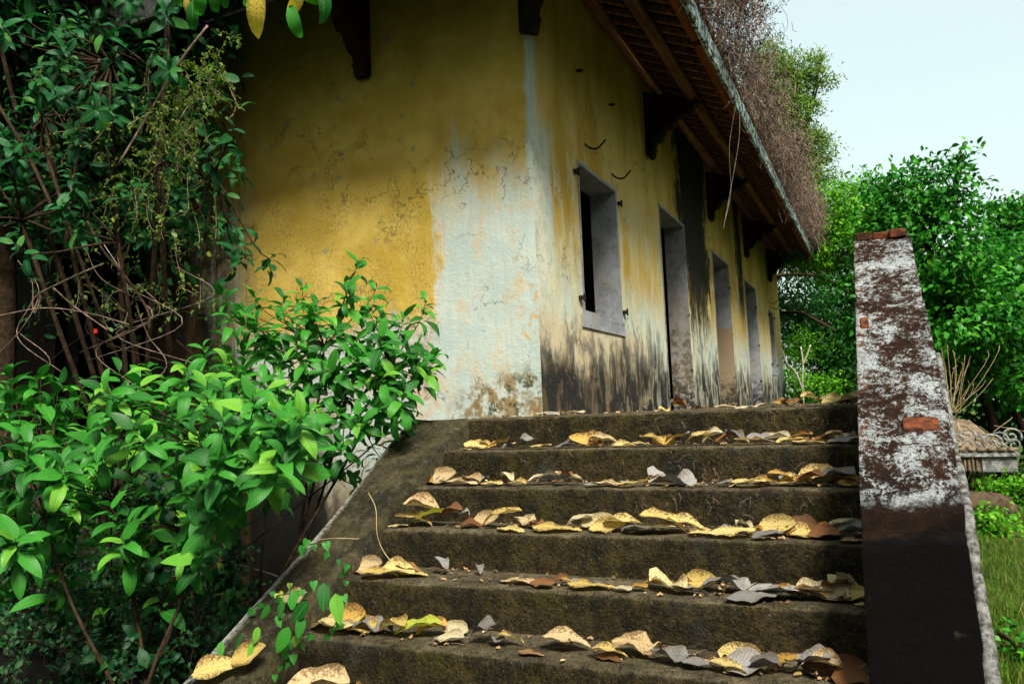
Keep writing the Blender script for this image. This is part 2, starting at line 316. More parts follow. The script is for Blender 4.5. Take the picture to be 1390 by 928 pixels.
X = dict(front=mat_front_wall(), side=mat_side_wall(), reveal=mat_reveal(), conc=mat_concrete(), cheek=mat_cheek(), bal=mat_balustrade(), brick=mat_brick(),
    fascia=mat_fascia(), wood=mat_wood('brown_roof_timber', (.08, .038, .014), (.24, .12, .045)), darkwood=mat_wood('dark_timber', (.012, .008, .005), (.035, .022, .012)),  # darkwood is a near-black brown timber
    eave=mat_wood('red_brown_board', (.12, .035, .008), (.25, .08, .02)), greywood=mat_wood('weathered_grey_timber', (.12, .12, .11), (.28, .27, .24)),
    tile=mat_plain('clay_tile', (.05, .025, .015), (.14, .07, .035)), interior_dark=mat_plain('shade_dark_interior', (.03, .03, .028), (.07, .065, .06), 3),  # room colour lowered to stand for the unlit interior
    iron=mat_plain('black_iron', (.010, .009, .008), (.03, .02, .015), 20), soil=mat_plain('dark_soil', (.010, .007, .005), (.025, .018, .012), 4, bd=.03),
    bark=mat_plain('brown_bark', (.016, .011, .007), (.05, .032, .018), 25), palebark=mat_plain('pale_bark', (.25, .22, .16), (.45, .40, .32), 18), dry=mat_plain('dry_twigs', (.07, .048, .036), (.24, .17, .13), 14),
    drygrey=mat_plain('grey_dead_wood', (.16, .14, .12), (.34, .31, .27), 12), stone=mat_plain('mossy_stone', (.09, .07, .045), (.27, .20, .13), 7, bd=.02), stonewhite=mat_plain('lichened_white_stone', (.10, .10, .09), (.36, .37, .35), 16, bd=.02), rock=mat_plain('brown_rock', (.04, .03, .02), (.11, .075, .045), 9, bd=.03), mould=mat_plain('weathered_plaster_lip', (.035, .032, .026), (.26, .26, .245), 34, bd=.02), straw=mat_plain('straw_stalks', (.30, .22, .11), (.5, .4, .22), 10))

# ------------------------------------------------------------------ setting: ground
def ground_mat():
    m = M('lawn_ground'); n = m.noise(1.2, 5, .7); f = m.noise(14, 5, .8); g = m.noise(70, 4, .8)
    c = m.mix(n.step(.38, .62), (.035, .075, .012), (.095, .13, .02)); c = m.mix(f.step(.52, .66)*.6, c, (.14, .13, .03)); c = m.mix(g.step(.5, .65)*.4, c, (.02, .05, .01))
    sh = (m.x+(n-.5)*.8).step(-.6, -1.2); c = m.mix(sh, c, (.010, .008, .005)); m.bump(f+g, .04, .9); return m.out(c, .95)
GZ = -1.462
mb = MB()
def gfn(u, v):
    a = (u-.5)*2; b = v
    x = math.copysign(abs(a)**2.6*220, a); y = -12+b**2.2*300
    return (x, y, GZ-.01+.035*nz(x, y, 0, .6)-(.30 if False else 0))
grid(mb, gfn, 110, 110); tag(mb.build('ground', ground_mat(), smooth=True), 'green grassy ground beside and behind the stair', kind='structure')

# terrace slab and stairs
Y0, Z0, RISE, TREAD = 3.91, -.022, .16, .293
XL, XR = -2.13, -.09
def rough_block(mb, x0, x1, y0, y1, z0, z1, nx, amp=.007, lip=.018, seed=0):
    """tread + riser with worn, crumbling edge, extruded along x"""
    prof = [(y0, z0), (y0, z0+(z1-z0)*.3), (y0, z0+(z1-z0)*.6), (y0, z1-lip*2.2), (y0+.001, z1-lip), (y0+lip*.35, z1-lip*.35), (y0+lip, z1), (y0+lip*2.5, z1+.001), (y0+(y1-y0)*.35, z1), (y0+(y1-y0)*.7, z1), (y1, z1)]
    def fn(u, v):
        k = v*(len(prof)-1); i = min(int(round(k)), len(prof)-1); y, z = prof[i]; x = x0+(x1-x0)*u
        e = 1.0 if 3 <= i <= 7 else .5
        d = amp*e*(nz(x*7, i*.4+seed*3.1, z*9)+.7*nz(x*23, i*.9, seed*7.7))+(.012*max(0, nz(x*4+seed*9, 3.3, 0)-.25)*(4 <= i <= 6))
        if i == len(prof)-1 or i == 0: return (x, y, z)
        return (x, y+abs(d)*(1 if i < 7 else 0)+.012*nz(x*.9, seed, 0), z+(-abs(d) if 3 <= i <= 6 else d*.5))
    grid(mb, fn, nx, len(prof)-1)
    mb.add([(x0, y0+.01, z0), (x0, y1, z0), (x0, y1, z1-.01), (x0, y0+.01, z1-.01)], [(0, 1, 2, 3)]); mb.add([(x1, y0+.01, z0), (x1, y1, z0), (x1, y1, z1-.01), (x1, y0+.01, z1-.01)], [(3, 2, 1, 0)])
mb = MB(); rough_block(mb, XL-.35, .195, Y0, 22.0, GZ-.1, Z0, 240, seed=0)
mb.v[0][:, 2] = np.where(mb.v[0][:, 2] < Z0-.08, mb.v[0][:, 2], mb.v[0][:, 2])
tag(mb.build('terrace', X['conc'], smooth=True), 'mossy concrete landing at the head of the steps', kind='structure')
stair = empty('staircase', 'worn dark concrete steps strewn with yellow leaves, sloping cheek on their left', 'stairs')
for k in range(1, 9):
    mb = MB(); y = Y0-k*TREAD; z = Z0-k*RISE
    rough_block(mb, XL+.003*k, XR+.02, y, y+TREAD+.03, z-RISE-.02 if k < 8 else GZ-.05, z, 230, seed=k*1.7)
    mb.build('step', X['conc'], stair, smooth=True)
# left cheek
A_ = Z0-(RISE/TREAD)*Y0
def cheek_out(y): return -2.42-.11*max(0, min(1, (y-2.9)/1.0))**1.5
mb = MB()
def ck(u, v):
    y = 1.35+(Y0+.02-1.35)*v; H = .035*min(1, (Y0-y)/.3+.05); zt = A_+H+(RISE/TREAD)*y
    sec = [(XL, -1.0), (XL, -.25), (XL, -.03), (XL-.012, -.006), (XL-.03, 0), (-99, .33), (-99, .66), (-98, .01), (-97, -.01), (-97, -.05), (-97, -.35), (-97, -1.2)]
    i = int(round(u*(len(sec)-1))); x, dz = sec[i]; xo = cheek_out(y)
    if x == -99: x = XL+(xo-XL)*dz; dz = .004*nz(x*8, y*8, 0)
    elif x == -98: x = xo+.02
    elif x == -97: x = xo
    d = .012*nz(x*9, y*9, dz*9)+.007*nz(x*30, y*30, dz*20)
    return (x+d*(.3 if i < 5 else 1), y, max(GZ-.1, zt+dz+d*.8))
grid(mb, ck, 11, 130, flip=False)
mb.build('cheek_wall', X['cheek'], stair, smooth=True)

# ------------------------------------------------------------------ right balustrade
bal = empty('stair_balustrade', 'tall sloping balustrade wall right of the steps, flaking whitewash over brick', 'wall')
BX0, BX1 = -.092, .205; BA = A_+.35
prof = []
for y in np.linspace(5.06, 2.68, 100): prof.append((y, BA+.546*y))
prof += [(2.665, -.372), (2.655, -.398), (2.62, -.405), (2.585, -.412), (2.56, -.425)]
for t in np.linspace(0, 1, 45)[1:]: prof.append((2.56-.62*t, -.425-1.06*t))
NP = len(prof)
def bf(u, v):
    i = int(round(v*(NP-1))); y, z = prof[i]; nu = 22; k = int(round(u*nu))
    xr = BX1-.02*max(0, min(1, (3.2-y)/.8)); sec = [(BX0, -.9), (BX0, -.4), (BX0, -.1)]+[(None, j/16) for j in range(17)]+[(xr, -.1), (xr, -.4), (xr, -.9)]
    x, q = sec[k]; dn = 0
    if x is None: x = BX0+(xr-BX0)*q
    else: dn = q
    rip = .010*nz(x*5, y*30, 2)+.006*nz(x*14, y*60, 5)+.012*nz(x*4, y*5, 9); e = .012*max(0, nz(y*6, 4, x*3))
    if x < BX0+.01: x += e*.5+.004*nz(y*30, 1, 1)
    if x > xr-.01: x -= e*1.3+.006*nz(y*25, 2, 1)
    return (x, y, max(GZ-.1, z+rip+dn))
grid(MBt := MB(), bf, 22, NP-1, flip=True); body = MBt.build('plaster_body', X['bal'], bal, smooth=True)
mb = MB(); ztop = BA+.546*5.06; box(mb, BX0+.003, BX1-.003, 5.055, 5.12, GZ, ztop+.005); mb.build('end_face', X['bal'], bal)
for bx0, bx1, h, yb in ((-.078, .005, .034, 5.09), (.012, .115, .022, 5.10), (.10, .188, .03, 5.07)):
    mb = MB(); box(mb, bx0, bx1, yb-.06, yb+.05, ztop-.02, ztop+h, .006); o = mb.build('brick', X['brick'], bal); bv = o.modifiers.new('b', 'BEVEL'); bv.width = .008; bv.segments = 2
def brick_on_slope(px, py, w_, l_, rz=0):
    d = ray(px, py); t = BA/(d[2]-.546*d[1]); p = d*t
    mb = MB(); v = np.array([(sx*w_/2, sy*l_/2, sz*.02) for sz in (-1, 1) for sx, sy in ((-1, -1), (1, -1), (1, 1), (-1, 1))]); v[:, 2] += v[:, 1]*.546; v += rng.uniform(-.003, .003, v.shape)
    mb.add(v+p+[0, 0, -.010], BOXF); o = mb.build('brick', X['brick'], bal); bv = o.modifiers.new('b', 'BEVEL'); bv.width = .006; bv.segments = 2; return o
brick_on_slope(1250, 577, .12, .07); brick_on_slope(1174, 440, .035, .10)
mb = MB(); pts = []
for y in np.linspace(3.72, 1.95, 46):
    z = (BA+.546*y if y > 2.62 else -.376-1.35*(2.62-y))
    pts.append((BX1+.010-.018*(3.7-y)/1.2+.006*nz(y*4, 0, 0)+.003*nz(y*17, 0, 0), y, max(GZ, z-.05+.012*nz(y*5, 3, 0))))
tube(mb, pts, [.013+.005*nz(p[1]*6, 7, 0)+.004*nz(p[1]*25, 2, 0)+.010*min(1, max(0, (3.0-p[1])/.8)) for p in pts], 10); mb.build('outer_moulding', X['mould'], bal, smooth=True)

# ------------------------------------------------------------------ house
house = empty('old_house', 'abandoned house with stained yellow plaster walls under a deep tiled eave', 'house')
WX, WY, YF, TH, ZT = -2.137, 5.0, 19.85, .24, 3.62
XB = -9.2
SIDE = [(5.93, 6.97, .785, 2.06), (8.56, 9.80, -9, 2.30), (11.57, 12.95, -9, 2.30), (14.55, 15.95, -9, 2.28), (17.75, 18.5, .74, 2.05)]
FRONT = [(-7.3, -6.05, Z0, 2.2)]
def wall_with_holes(mb, a0, a1, z0, z1, holes, fn, step=.12):
    xs = sorted(set(list(np.arange(a0, a1, step))+[a1]+[h[0] for h in holes]+[h[1] for h in holes])); zs = sorted(set(list(np.arange(z0, z1, step))+[z1]+[h[2] for h in holes if h[2] > z0]+[h[3] for h in holes]))
    v = [fn(x, z) for z in zs for x in xs]; n = len(xs); f = []
    for j in range(len(zs)-1):
        for i in range(n-1):
            cx, cz = (xs[i]+xs[i+1])/2, (zs[j]+zs[j+1])/2
            if any(h[0] < cx < h[1] and h[2] < cz < h[3] for h in holes): continue
            f.append((j*n+i, j*n+i+1, (j+1)*n+i+1, (j+1)*n+i))
    mb.add(v, f)
und = lambda a, z: .006*nz(a*1.3, z*1.3, 4)+.003*nz(a*5, z*5, 8)
mb = MB(); wall_with_holes(mb, WY, YF, Z0-.03, ZT, SIDE, lambda a, z: (WX+(und(a, z) if a > WY+.01 else 0), a, z)); sidew = mb.build('side_wall', X['side'], house, smooth=True)
mb = MB(); wall_with_holes(mb, WY+TH, YF-TH, Z0-.03, ZT, SIDE, lambda a, z: (WX-TH, a, z), .6); mb.build('side_wall_inner_face', X['interior_dark'], house)
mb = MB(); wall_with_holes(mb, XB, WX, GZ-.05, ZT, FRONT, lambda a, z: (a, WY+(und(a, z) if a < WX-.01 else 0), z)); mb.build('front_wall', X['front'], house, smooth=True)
mb = MB(); wall_with_holes(mb, XB, WX-TH, Z0-.03, ZT, FRONT, lambda a, z: (a, WY+TH, z), .6)
wall_with_holes(mb, XB, WX, GZ, ZT, [], lambda a, z: (a, YF, z), .9); mb.add([(XB, WY, GZ), (XB, YF, GZ), (XB, YF, ZT), (XB, WY, ZT)], [(0, 1, 2, 3)])
mb.add([(XB, WY+.01, Z0-.02), (WX-.02, WY+.01, Z0-.02), (WX-.02, YF, Z0-.02), (XB, YF, Z0-.02)], [(0, 1, 2, 3)])
mb.add([(XB, WY+.01, 3.3), (WX-.02, WY+.01, 3.3), (WX-.02, YF, 3.3), (XB, YF, 3.3)], [(3, 2, 1, 0)])
mb.add([(-2.4, 7.6, Z0), (XB, 7.6, Z0), (XB, 7.6, 3.3), (-2.4, 7.6, 3.3)], [(0, 1, 2, 3)]); mb.add([(-2.4, 10.6, Z0), (XB, 10.6, Z0), (XB, 10.6, 3.3), (-2.4, 10.6, 3.3)], [(0, 1, 2, 3)])
mb.add([(-2.4, 13.8, Z0), (XB, 13.8, Z0), (XB, 13.8, 3.3), (-2.4, 13.8, 3.3)], [(0, 1, 2, 3)]); mb.add([(-2.4, 16.8, Z0), (XB, 16.8, Z0), (XB, 16.8, 3.3), (-2.4, 16.8, 3.3)], [(0, 1, 2, 3)])
mb.build('inner_rooms', X['interior_dark'], house)
mb = MB(); box(mb, XB, WX-TH-.01, WY+TH, WY+TH+.02, GZ, Z0-.05); mb.build('plinth_back', X['interior_dark'], house)
def pin(parent, y, z, L=.05):
    mb = MB(); box(mb, WX-.01, WX+.035, y-.012, y+L, z-.014, z+.014, .002); tube(mb, [(WX+.03, y+L-.008, z-.03), (WX+.03, y+L-.008, z+.035)], .009, 6); mb.build('hinge_pin', X['iron'], parent)
for i, (a, b, c, d) in enumerate(SIDE):
    win = c > 0; nm = 'window_reveal' if win else 'door_reveal'; c2 = c if win else Z0
    mb = MB(); T = .028; o1 = .006
    box(mb, WX-TH-.01, WX+o1, a-.001, a+T, c2, d, .002); box(mb, WX-TH-.01, WX+o1, b-T, b+.001, c2, d, .002); box(mb, WX-TH-.01, WX+o1+.002, a-.002, b+.002, d-T, d+.002, .001)
    if win: box(mb, WX-TH-.01, WX+o1+.004, a-.03, b+.03, c-.005, c+.03, .002); box(mb, WX, WX+.012, a-.06, b+.05, c-.11, c-.008, .003)
    rv = mb.build(nm, X['reveal'], house)
    if win:
        for zz in (c+.12, d-.12): pin(rv, a-.09, zz); pin(rv, b+.03, zz)
        for yy, k in ((a+.22, 1), (b-.1, 1)):
            mb = MB(); zz = d+(.17 if yy < a+.5 else .10); hk = spline([(WX, yy, zz+.03), (WX+.05, yy+.0, zz-.015), (WX+.11, yy+.02, zz-.02), (WX+.17, yy+.05, zz+.05)], 5)
            tube(mb, hk, .009, 6); mb.build('iron_hook', X['iron'], house)
    else:
        for zz in (.45, 1.15, 1.9): 
            mb = MB(); box(mb, WX-.03, WX+.012, b-.028, b+.006, zz-.02, zz+.02, .004); mb.build('hinge_stub', X['iron'], rv)
for (px, py) in ((783, 96), (827, 142)):
    p = onX(px, py, WX); mb = MB(); tube(mb, [(WX-.02, p[1], p[2]), (WX+.05, p[1], p[2]-.01)], .013, 6); mb.build('iron_stub', X['iron'], house)
# white frame plaster round the near window (proud band)
# roof: eave line X=EX, z=EZ on the right side, Y=EY on the front
EX, EY, EZ, SL = -1.19, 4.04, 3.16, .45
RIDGE = 2.6
def rz(x, y): return EZ+.06+SL*min(EX-x, y-EY)
mb = MB(); xr_ = XB+1.0
for dz, fl in ((0, True), (.10, False)):
    P = [(EX, EY, EZ+.06+dz), (EX, YF+.95, EZ+.06+dz), (EX-RIDGE-2, YF+.95, EZ+.06+dz+SL*(RIDGE+2)), (EX-RIDGE-2, EY+RIDGE+2, EZ+.06+dz+SL*(RIDGE+2)), (XB-1, EY, EZ+.06+dz), (XB-1, EY+RIDGE+2, EZ+.06+dz+SL*(RIDGE+2))]
    f1, f2 = (0, 1, 2, 3), (0, 3, 5, 4); mb.add(P, [f1, f2])
mb.build('roof_underboarding', X['darkwood'], house)
# tile courses on the outer slope: half-round ridges running down the slope
mb = MB()
for y in np.arange(EY+.1, YF+.9, .16):
    L = min(2.2, max(.3, y-EY)); tube(mb, [(EX+.03, y, EZ+.18), (EX-L, y, EZ+.18+SL*L)], .055, 6)
for x in np.arange(EX-.2, XB-1, -.16):
    L = min(2.2, max(.3, EX-x)); tube(mb, [(x, EY-.03, EZ+.18), (x, EY+L, EZ+.18+SL*L)], .055, 6)
o = mb.build('roof_tiles', X['tile'], house, smooth=True); o['kind'] = 'stuff'
for y in np.arange(EY+.25, YF+.9, .215):
    L = min(1.25, y-EY-.05)
    if L < .12: continue
    mb = MB(); j = random.uniform(-.01, .01); x0, x1 = EX-.02, EX-L; h = .05
    v = [(x0, y-.022, EZ+.065), (x0, y+.022, EZ+.065), (x1, y+.022+j, EZ+.058+SL*L), (x1, y-.022+j, EZ+.058+SL*L)]; v += [(a, b, c-h) for a, b, c in v]
    mb.add(v, [(0, 1, 2, 3), (7, 6, 5, 4), (0, 4, 5, 1), (1, 5, 6, 2), (2, 6, 7, 3), (3, 7, 4, 0)]); mb.build('rafter', X['wood'], house)
for x in np.arange(EX-.3, XB, -.22):
    L = min(.6, EX-x-.05); mb = MB(); v = [(x-.022, EY+.02, EZ+.065), (x+.022, EY+.02, EZ+.065), (x+.022, EY+L, EZ+.058+SL*L), (x-.022, EY+L, EZ+.058+SL*L)]; v += [(a, b, c-.05) for a, b, c in v]
    mb.add(v, [(0, 1, 2, 3), (7, 6, 5, 4), (0, 4, 5, 1), (1, 5, 6, 2), (2, 6, 7, 3), (3, 7, 4, 0)]); mb.build('rafter', X['darkwood'], house)
# fascia board, scalloped lower edge, in lengths; red-brown board behind
def fascia_len(y0, y1, seed):
    mb = MB(); n = max(6, int((y1-y0)/.04)); vs = []; fs = []
    for i in range(n+1):
        y = y0+(y1-y0)*i/n; lo = EZ-.035-.028*abs(math.sin(y*4.2+seed))+.012*nz(y*9, seed, 0); hi = EZ+.14+.008*nz(y*5, seed, 3)
        for x in (EX+.0, EX+.032): vs += [(x, y, lo), (x, y, hi)]
        vs += [(EX+.044, y, (lo+hi)/2-.02), (EX+.044, y, (lo+hi)/2+.02)]
    for i in range(n):
        a, b = i*6, i*6+6
        for p, q in ((0, 1), (1, 3), (3, 5), (5, 4), (4, 2), (2, 0)): fs.append((a+p, b+p, b+q, a+q))
    fs += [(0, 1, 3, 5, 4, 2), tuple(x+n*6 for x in (2, 4, 5, 3, 1, 0))]
    mb.add(vs, fs); return mb.build('fascia_board', X['fascia'], house)
ys = [EY, 6.6, 9.1, 11.7, 14.6, 17.5, YF+.97]
for i in range(len(ys)-1): fascia_len(ys[i]+.006, ys[i+1]-.006, i*1.3)
for i in range(len(ys)-1):
    if i == 2: continue
    mb = MB(); box(mb, EX-.075, EX-.004, ys[i]+.02, ys[i+1]-(.5 if i % 2 else .08), EZ-.055, EZ+.01, .003); mb.build('eave_board', X['eave'], house)
mb = MB(); box(mb, XB-1, EX, EY-.035, EY-.002, EZ-.06, EZ+.14); mb.build('front_fascia_board', X['greywood'], house)
# purlins
pu = (EX-.42, EZ+.135)
for a, b in ((EY+.45, 8.32), (8.36, 12.4), (12.44, 16.2), (16.24, YF+.9)):
    mb = MB(); tube(mb, [(pu[0], a, pu[1]), (pu[0]+.01, (a+b)/2, pu[1]+.006), (pu[0], b, pu[1])], .058, 10); mb.build('purlin', X['wood'], house, smooth=True)
mb = MB(); tube(mb, [(WX+.12, WY-.3, EZ+.34), (WX+.12, YF+.9, EZ+.34)], .055, 9); mb.build('purlin', X['wood'], house, smooth=True)
mb = MB(); tube(mb, [(XB, EY+.32, EZ+.09), (EX-.3, EY+.32, EZ+.09)], .055, 9); mb.build('purlin', X['darkwood'], house, smooth=True)
# carved brackets
BR = [(0, 2.74), (.03, 2.70), (.07, 2.71), (.09, 2.76), (.085, 2.82), (.11, 2.87), (.15, 2.875), (.18, 2.91), (.20, 2.97), (.25, 3.00), (.30, 2.99), (.33, 3.03), (.35, 3.09), (.40, 3.11), (.46, 3.10), (.50, 3.13), (.53, 3.18), (.58, 3.20), (.60, 3.235), (0, 3.45)]
def bracket(px_, py_, dx, dy, th=.11):
    mb = MB(); nx, ny = -dy, dx; vs = []
    for s in (-1, 1):
        for u, z in BR: vs.append((px_+dx*u+nx*s*th/2, py_+dy*u+ny*s*th/2, z))
    n = len(BR); fs = [tuple(range(n)), tuple(range(2*n-1, n-1, -1))]+[(i, i+n, (i+1) % n+n, (i+1) % n) for i in range(n)]
    mb.add(vs, fs)
    for s in (-1, 1):                                   # raised scrollwork on both cheeks
        for cu, cz, rr in ((.06, 2.79, .035), (.16, 2.95, .045), (.29, 3.08, .045), (.43, 3.18, .035), (.08, 3.08, .05), (.20, 3.17, .04)):
            p = [(px_+dx*(cu+rr*q*math.cos(a))+nx*s*(th/2+.004), py_+dy*(cu+rr*q*math.cos(a))+ny*s*(th/2+.004), cz+rr*q*math.sin(a)) for a, q in zip(np.linspace(0, 8, 14), np.linspace(1, .25, 14))]
            tube(mb, p, .009, 4)
    o = mb.build('carved_bracket', X['darkwood'], house); return o
for y in (8.2, 11.5, 14.8, 18.1): bracket(WX+.004, y, 1, 0)
q = math.sqrt(.5); bracket(WX+.01, WY-.01, q, -q, .13); bracket(-3.55, WY-.004, 0, -1); bracket(-5.3, WY-.004, 0, -1)
# ------------------------------------------------------------------ leaves: templates and placement
def leaf_arrays(L, W, segs=6, fold=.25, droop=.35, wave=.0, cols=2, shape='lance', twist=0.0, roll=0.0, rag=0.0, seed=0):
    """leaf along +Y from the origin, face up +Z; returns verts, faces, uvs"""
    r = random.Random(seed); vs = []; uv = []; n = cols
    for i in range(segs+1):
        t = i/segs
        if shape == 'lance': wd = math.sin(math.pi*min(1, t*.92+.04))**.8*(1-.25*t)
        elif shape == 'ovate': wd = math.sin(math.pi*t**.75)**.7
        elif shape == 'heart': wd = (1-t)**.75*(1+.55*math.sin(math.pi*t))*(1 if i else .55)
        else: wd = math.sin(math.pi*t)**.6
        if i == 0 and shape != 'heart': wd = .04
        if i == segs: wd = .02
        ang = droop*t*t*1.2; y = L*(t if abs(droop) < .01 else math.sin(ang+1e-6)/(ang+1e-6)*t); z = -L*t*math.sin(ang)*.5
        for j in range(n+1):
            s = j/n*2-1; w_ = W/2*wd*(1-rag*r.random()*abs(s))
            if roll: a = s*roll; xx = w_*math.sin(a)/abs(roll) if abs(roll) > .01 else w_*s; zz = w_*(1-math.cos(a))/abs(roll)
            else: xx = w_*s; zz = abs(s)*w_*fold
            zz += wave*W*math.sin(t*9+s*2+seed)*abs(s); tw = twist*(t-.3)
            X_, Z_ = xx*math.cos(tw)-zz*math.sin(tw), xx*math.sin(tw)+zz*math.cos(tw)
            vs.append((X_, y+(-.12*L*abs(s)**1.5 if shape == 'heart' and i == 0 else 0), z+Z_)); uv.append((.5+s*.5*max(.12, wd), t))
    f = [(i*(n+1)+j, i*(n+1)+j+1, (i+1)*(n+1)+j+1, (i+1)*(n+1)+j) for i in range(segs) for j in range(n)]
    return np.array(vs), f, np.array(uv)
def leaf_mesh(name, arr, mat, stalk=0.0):
    mb = MB(); mb.add(*arr)
    if stalk: mb.add([(-.0012, -stalk, 0), (.0012, -stalk, 0), (.0012, .002, 0), (-.0012, .002, 0), (0, -stalk, .002), (0, .002, .002)], [(0, 1, 2, 3), (1, 4, 5, 2), (4, 0, 3, 5)])
    me = bpy.data.meshes.new(name); me.from_pydata(np.concatenate(mb.v).tolist(), [], mb.f); uv = np.concatenate(mb.uv); l = me.uv_layers.new(name='UVMap')
    idx = np.zeros(len(me.loops), np.int32); me.loops.foreach_get('vertex_index', idx); l.data.foreach_set('uv', uv[idx].ravel())
    me.materials.append(mat); me.polygons.foreach_set('use_smooth', [True]*len(me.polygons)); me.update(); return me
def frame(d, n):
    """matrix with +Y along d and +Z near n"""
    d = unit(d); n = np.array(n, float); n = n-d*n.dot(d)
    if np.linalg.norm(n) < 1e-3: n = np.cross(d, [1, .3, .2])
    n = unit(n); x = np.cross(d, n); return np.array([x, d, n]).T
def place(name, me, parent, p, d, n, s, inv=False):
    o = bpy.data.objects.new(name, me); COL.objects.link(o); A = frame(d, n)*s
    o.matrix_world = Matrix([[*A[0], p[0]], [*A[1], p[1]], [*A[2], p[2]], [0, 0, 0, 1]])
    if parent: o.parent = parent
    return o
def merged(name, arrs, items, mat, parent, kind='stuff'):
    """items: (pos, dir, normal, scale, template index) joined into one mesh by numpy"""
    vs, fs, uvs, n = [], [], [], 0
    for k, (v, f, uv) in enumerate(arrs):
        it = [i for i in items if i[4] % len(arrs) == k]
        if not it: continue
        A = np.array([frame(i[1], i[2])*i[3] for i in it]); P = np.array([i[0] for i in it]); VV = np.einsum('nij,vj->nvi', A, v)+P[:, None]
        vs.append(VV.reshape(-1, 3)); m_, nv = len(it), len(v); ff = np.array([q if len(q) == 4 else (*q, q[-1]) for q in f])
        fs.append((ff[None]+(np.arange(m_)*nv)[:, None, None]+n).reshape(-1, 4)); uvs.append(np.tile(uv, (m_, 1))); n += m_*nv
    if not vs: return None
    V_, F_, U_ = np.concatenate(vs), np.concatenate(fs), np.concatenate(uvs)
    me = bpy.data.meshes.new(name); me.vertices.add(len(V_)); me.vertices.foreach_set('co', V_.ravel()); me.loops.add(F_.size); me.loops.foreach_set('vertex_index', F_.ravel().astype(np.int32))
    me.polygons.add(len(F_)); me.polygons.foreach_set('loop_start', np.arange(0, F_.size, 4, dtype=np.int32)); me.polygons.foreach_set('loop_total', np.full(len(F_), 4, np.int32)); me.polygons.foreach_set('use_smooth', [True]*len(F_))
    l = me.uv_layers.new(name='UVMap'); l.data.foreach_set('uv', U_[F_.ravel()].ravel()); me.materials.append(mat); me.update(calc_edges=True)
    o = link(name, me, parent)
    if kind: o['kind'] = kind
    return o
def rvec(s=1.0): return rng.normal(0, s, 3)

GREEN = mat_leaf('glossy_shrub_leaf', (.008, .080, .010), (.034, .215, .018), (.13, .34, .028), .25, .42, vein=(.12, .32, .06), veinf=.45, trc=(.03, .34, .02), spec=.24)
GREEN2 = mat_leaf('dark_tree_leaf', (.004, .050, .014), (.009, .095, .018), (.04, .15, .018), .2, .45, vein=(.08, .22, .08), veinf=.4, trc=(.02, .2, .02), spec=.22)
DARKL = mat_foliage('shade_dark_leaf', (.003, .028, .008), (.006, .05, .010), (.02, .08, .012), .15)  # undergrowth leaf colour lowered to carry the hollow's shade
LIMEC = mat_leaf('small_creeper_leaf', (.05, .13, .012), (.12, .22, .015), (.26, .28, .02), .35, .5, veinf=.2)
HEART = mat_leaf('heart_vine_leaf', (.03, .22, .03), (.05, .30, .04), (.30, .36, .03), .35, .45, veinf=.3, trc=(.06, .5, .05))
YLIVE = mat_leaf('yellowing_leaf', (.55, .42, .03), (.70, .52, .04), (.75, .60, .08), .4, .5, vein=(.5, .4, .1), veinf=.3, brown=.4)
SHRUB = [leaf_arrays(1, .40, 7, .22, .5, .02, seed=1), leaf_arrays(1, .36, 7, .35, .9, .03, seed=2), leaf_arrays(1, .46, 7, .15, .25, .03, seed=3, shape='ovate'), leaf_arrays(1, .38, 7, .30, 1.3, .02, seed=4, twist=.5), leaf_arrays(1, .42, 7, .28, .7, .05, seed=5, twist=-.5)]
SMALL = [leaf_arrays(1, .55, 3, .2, .4, 0, seed=1, shape='ovate'), leaf_arrays(1, .5, 3, .3, .8, 0, seed=2, shape='ovate')]
def heart(f):
    o = [(0, -.02), (.12, -.13), (.28, -.17), (.41, -.08), (.45, .10), (.38, .32), (.24, .56), (.10, .80), (0, 1.0)]; o = o+[(-x, y) for x, y in o[-2:0:-1]]
    v = [(0, .25, 0)]+[(x, y, abs(x)*f-.15*y*y) for x, y in o]; n = len(o); return np.array(v), [(0, 1+i, 1+(i+1) % n) for i in range(n)], np.array([(.5, .25)]+[(.5+x, y) for x, y in o])
HEARTS_OLD = [leaf_arrays(1, .72, 5, .15, .3, 0, seed=1, shape='heart'), leaf_arrays(1, .68, 5, .25, .6, 0, seed=2, shape='heart')]

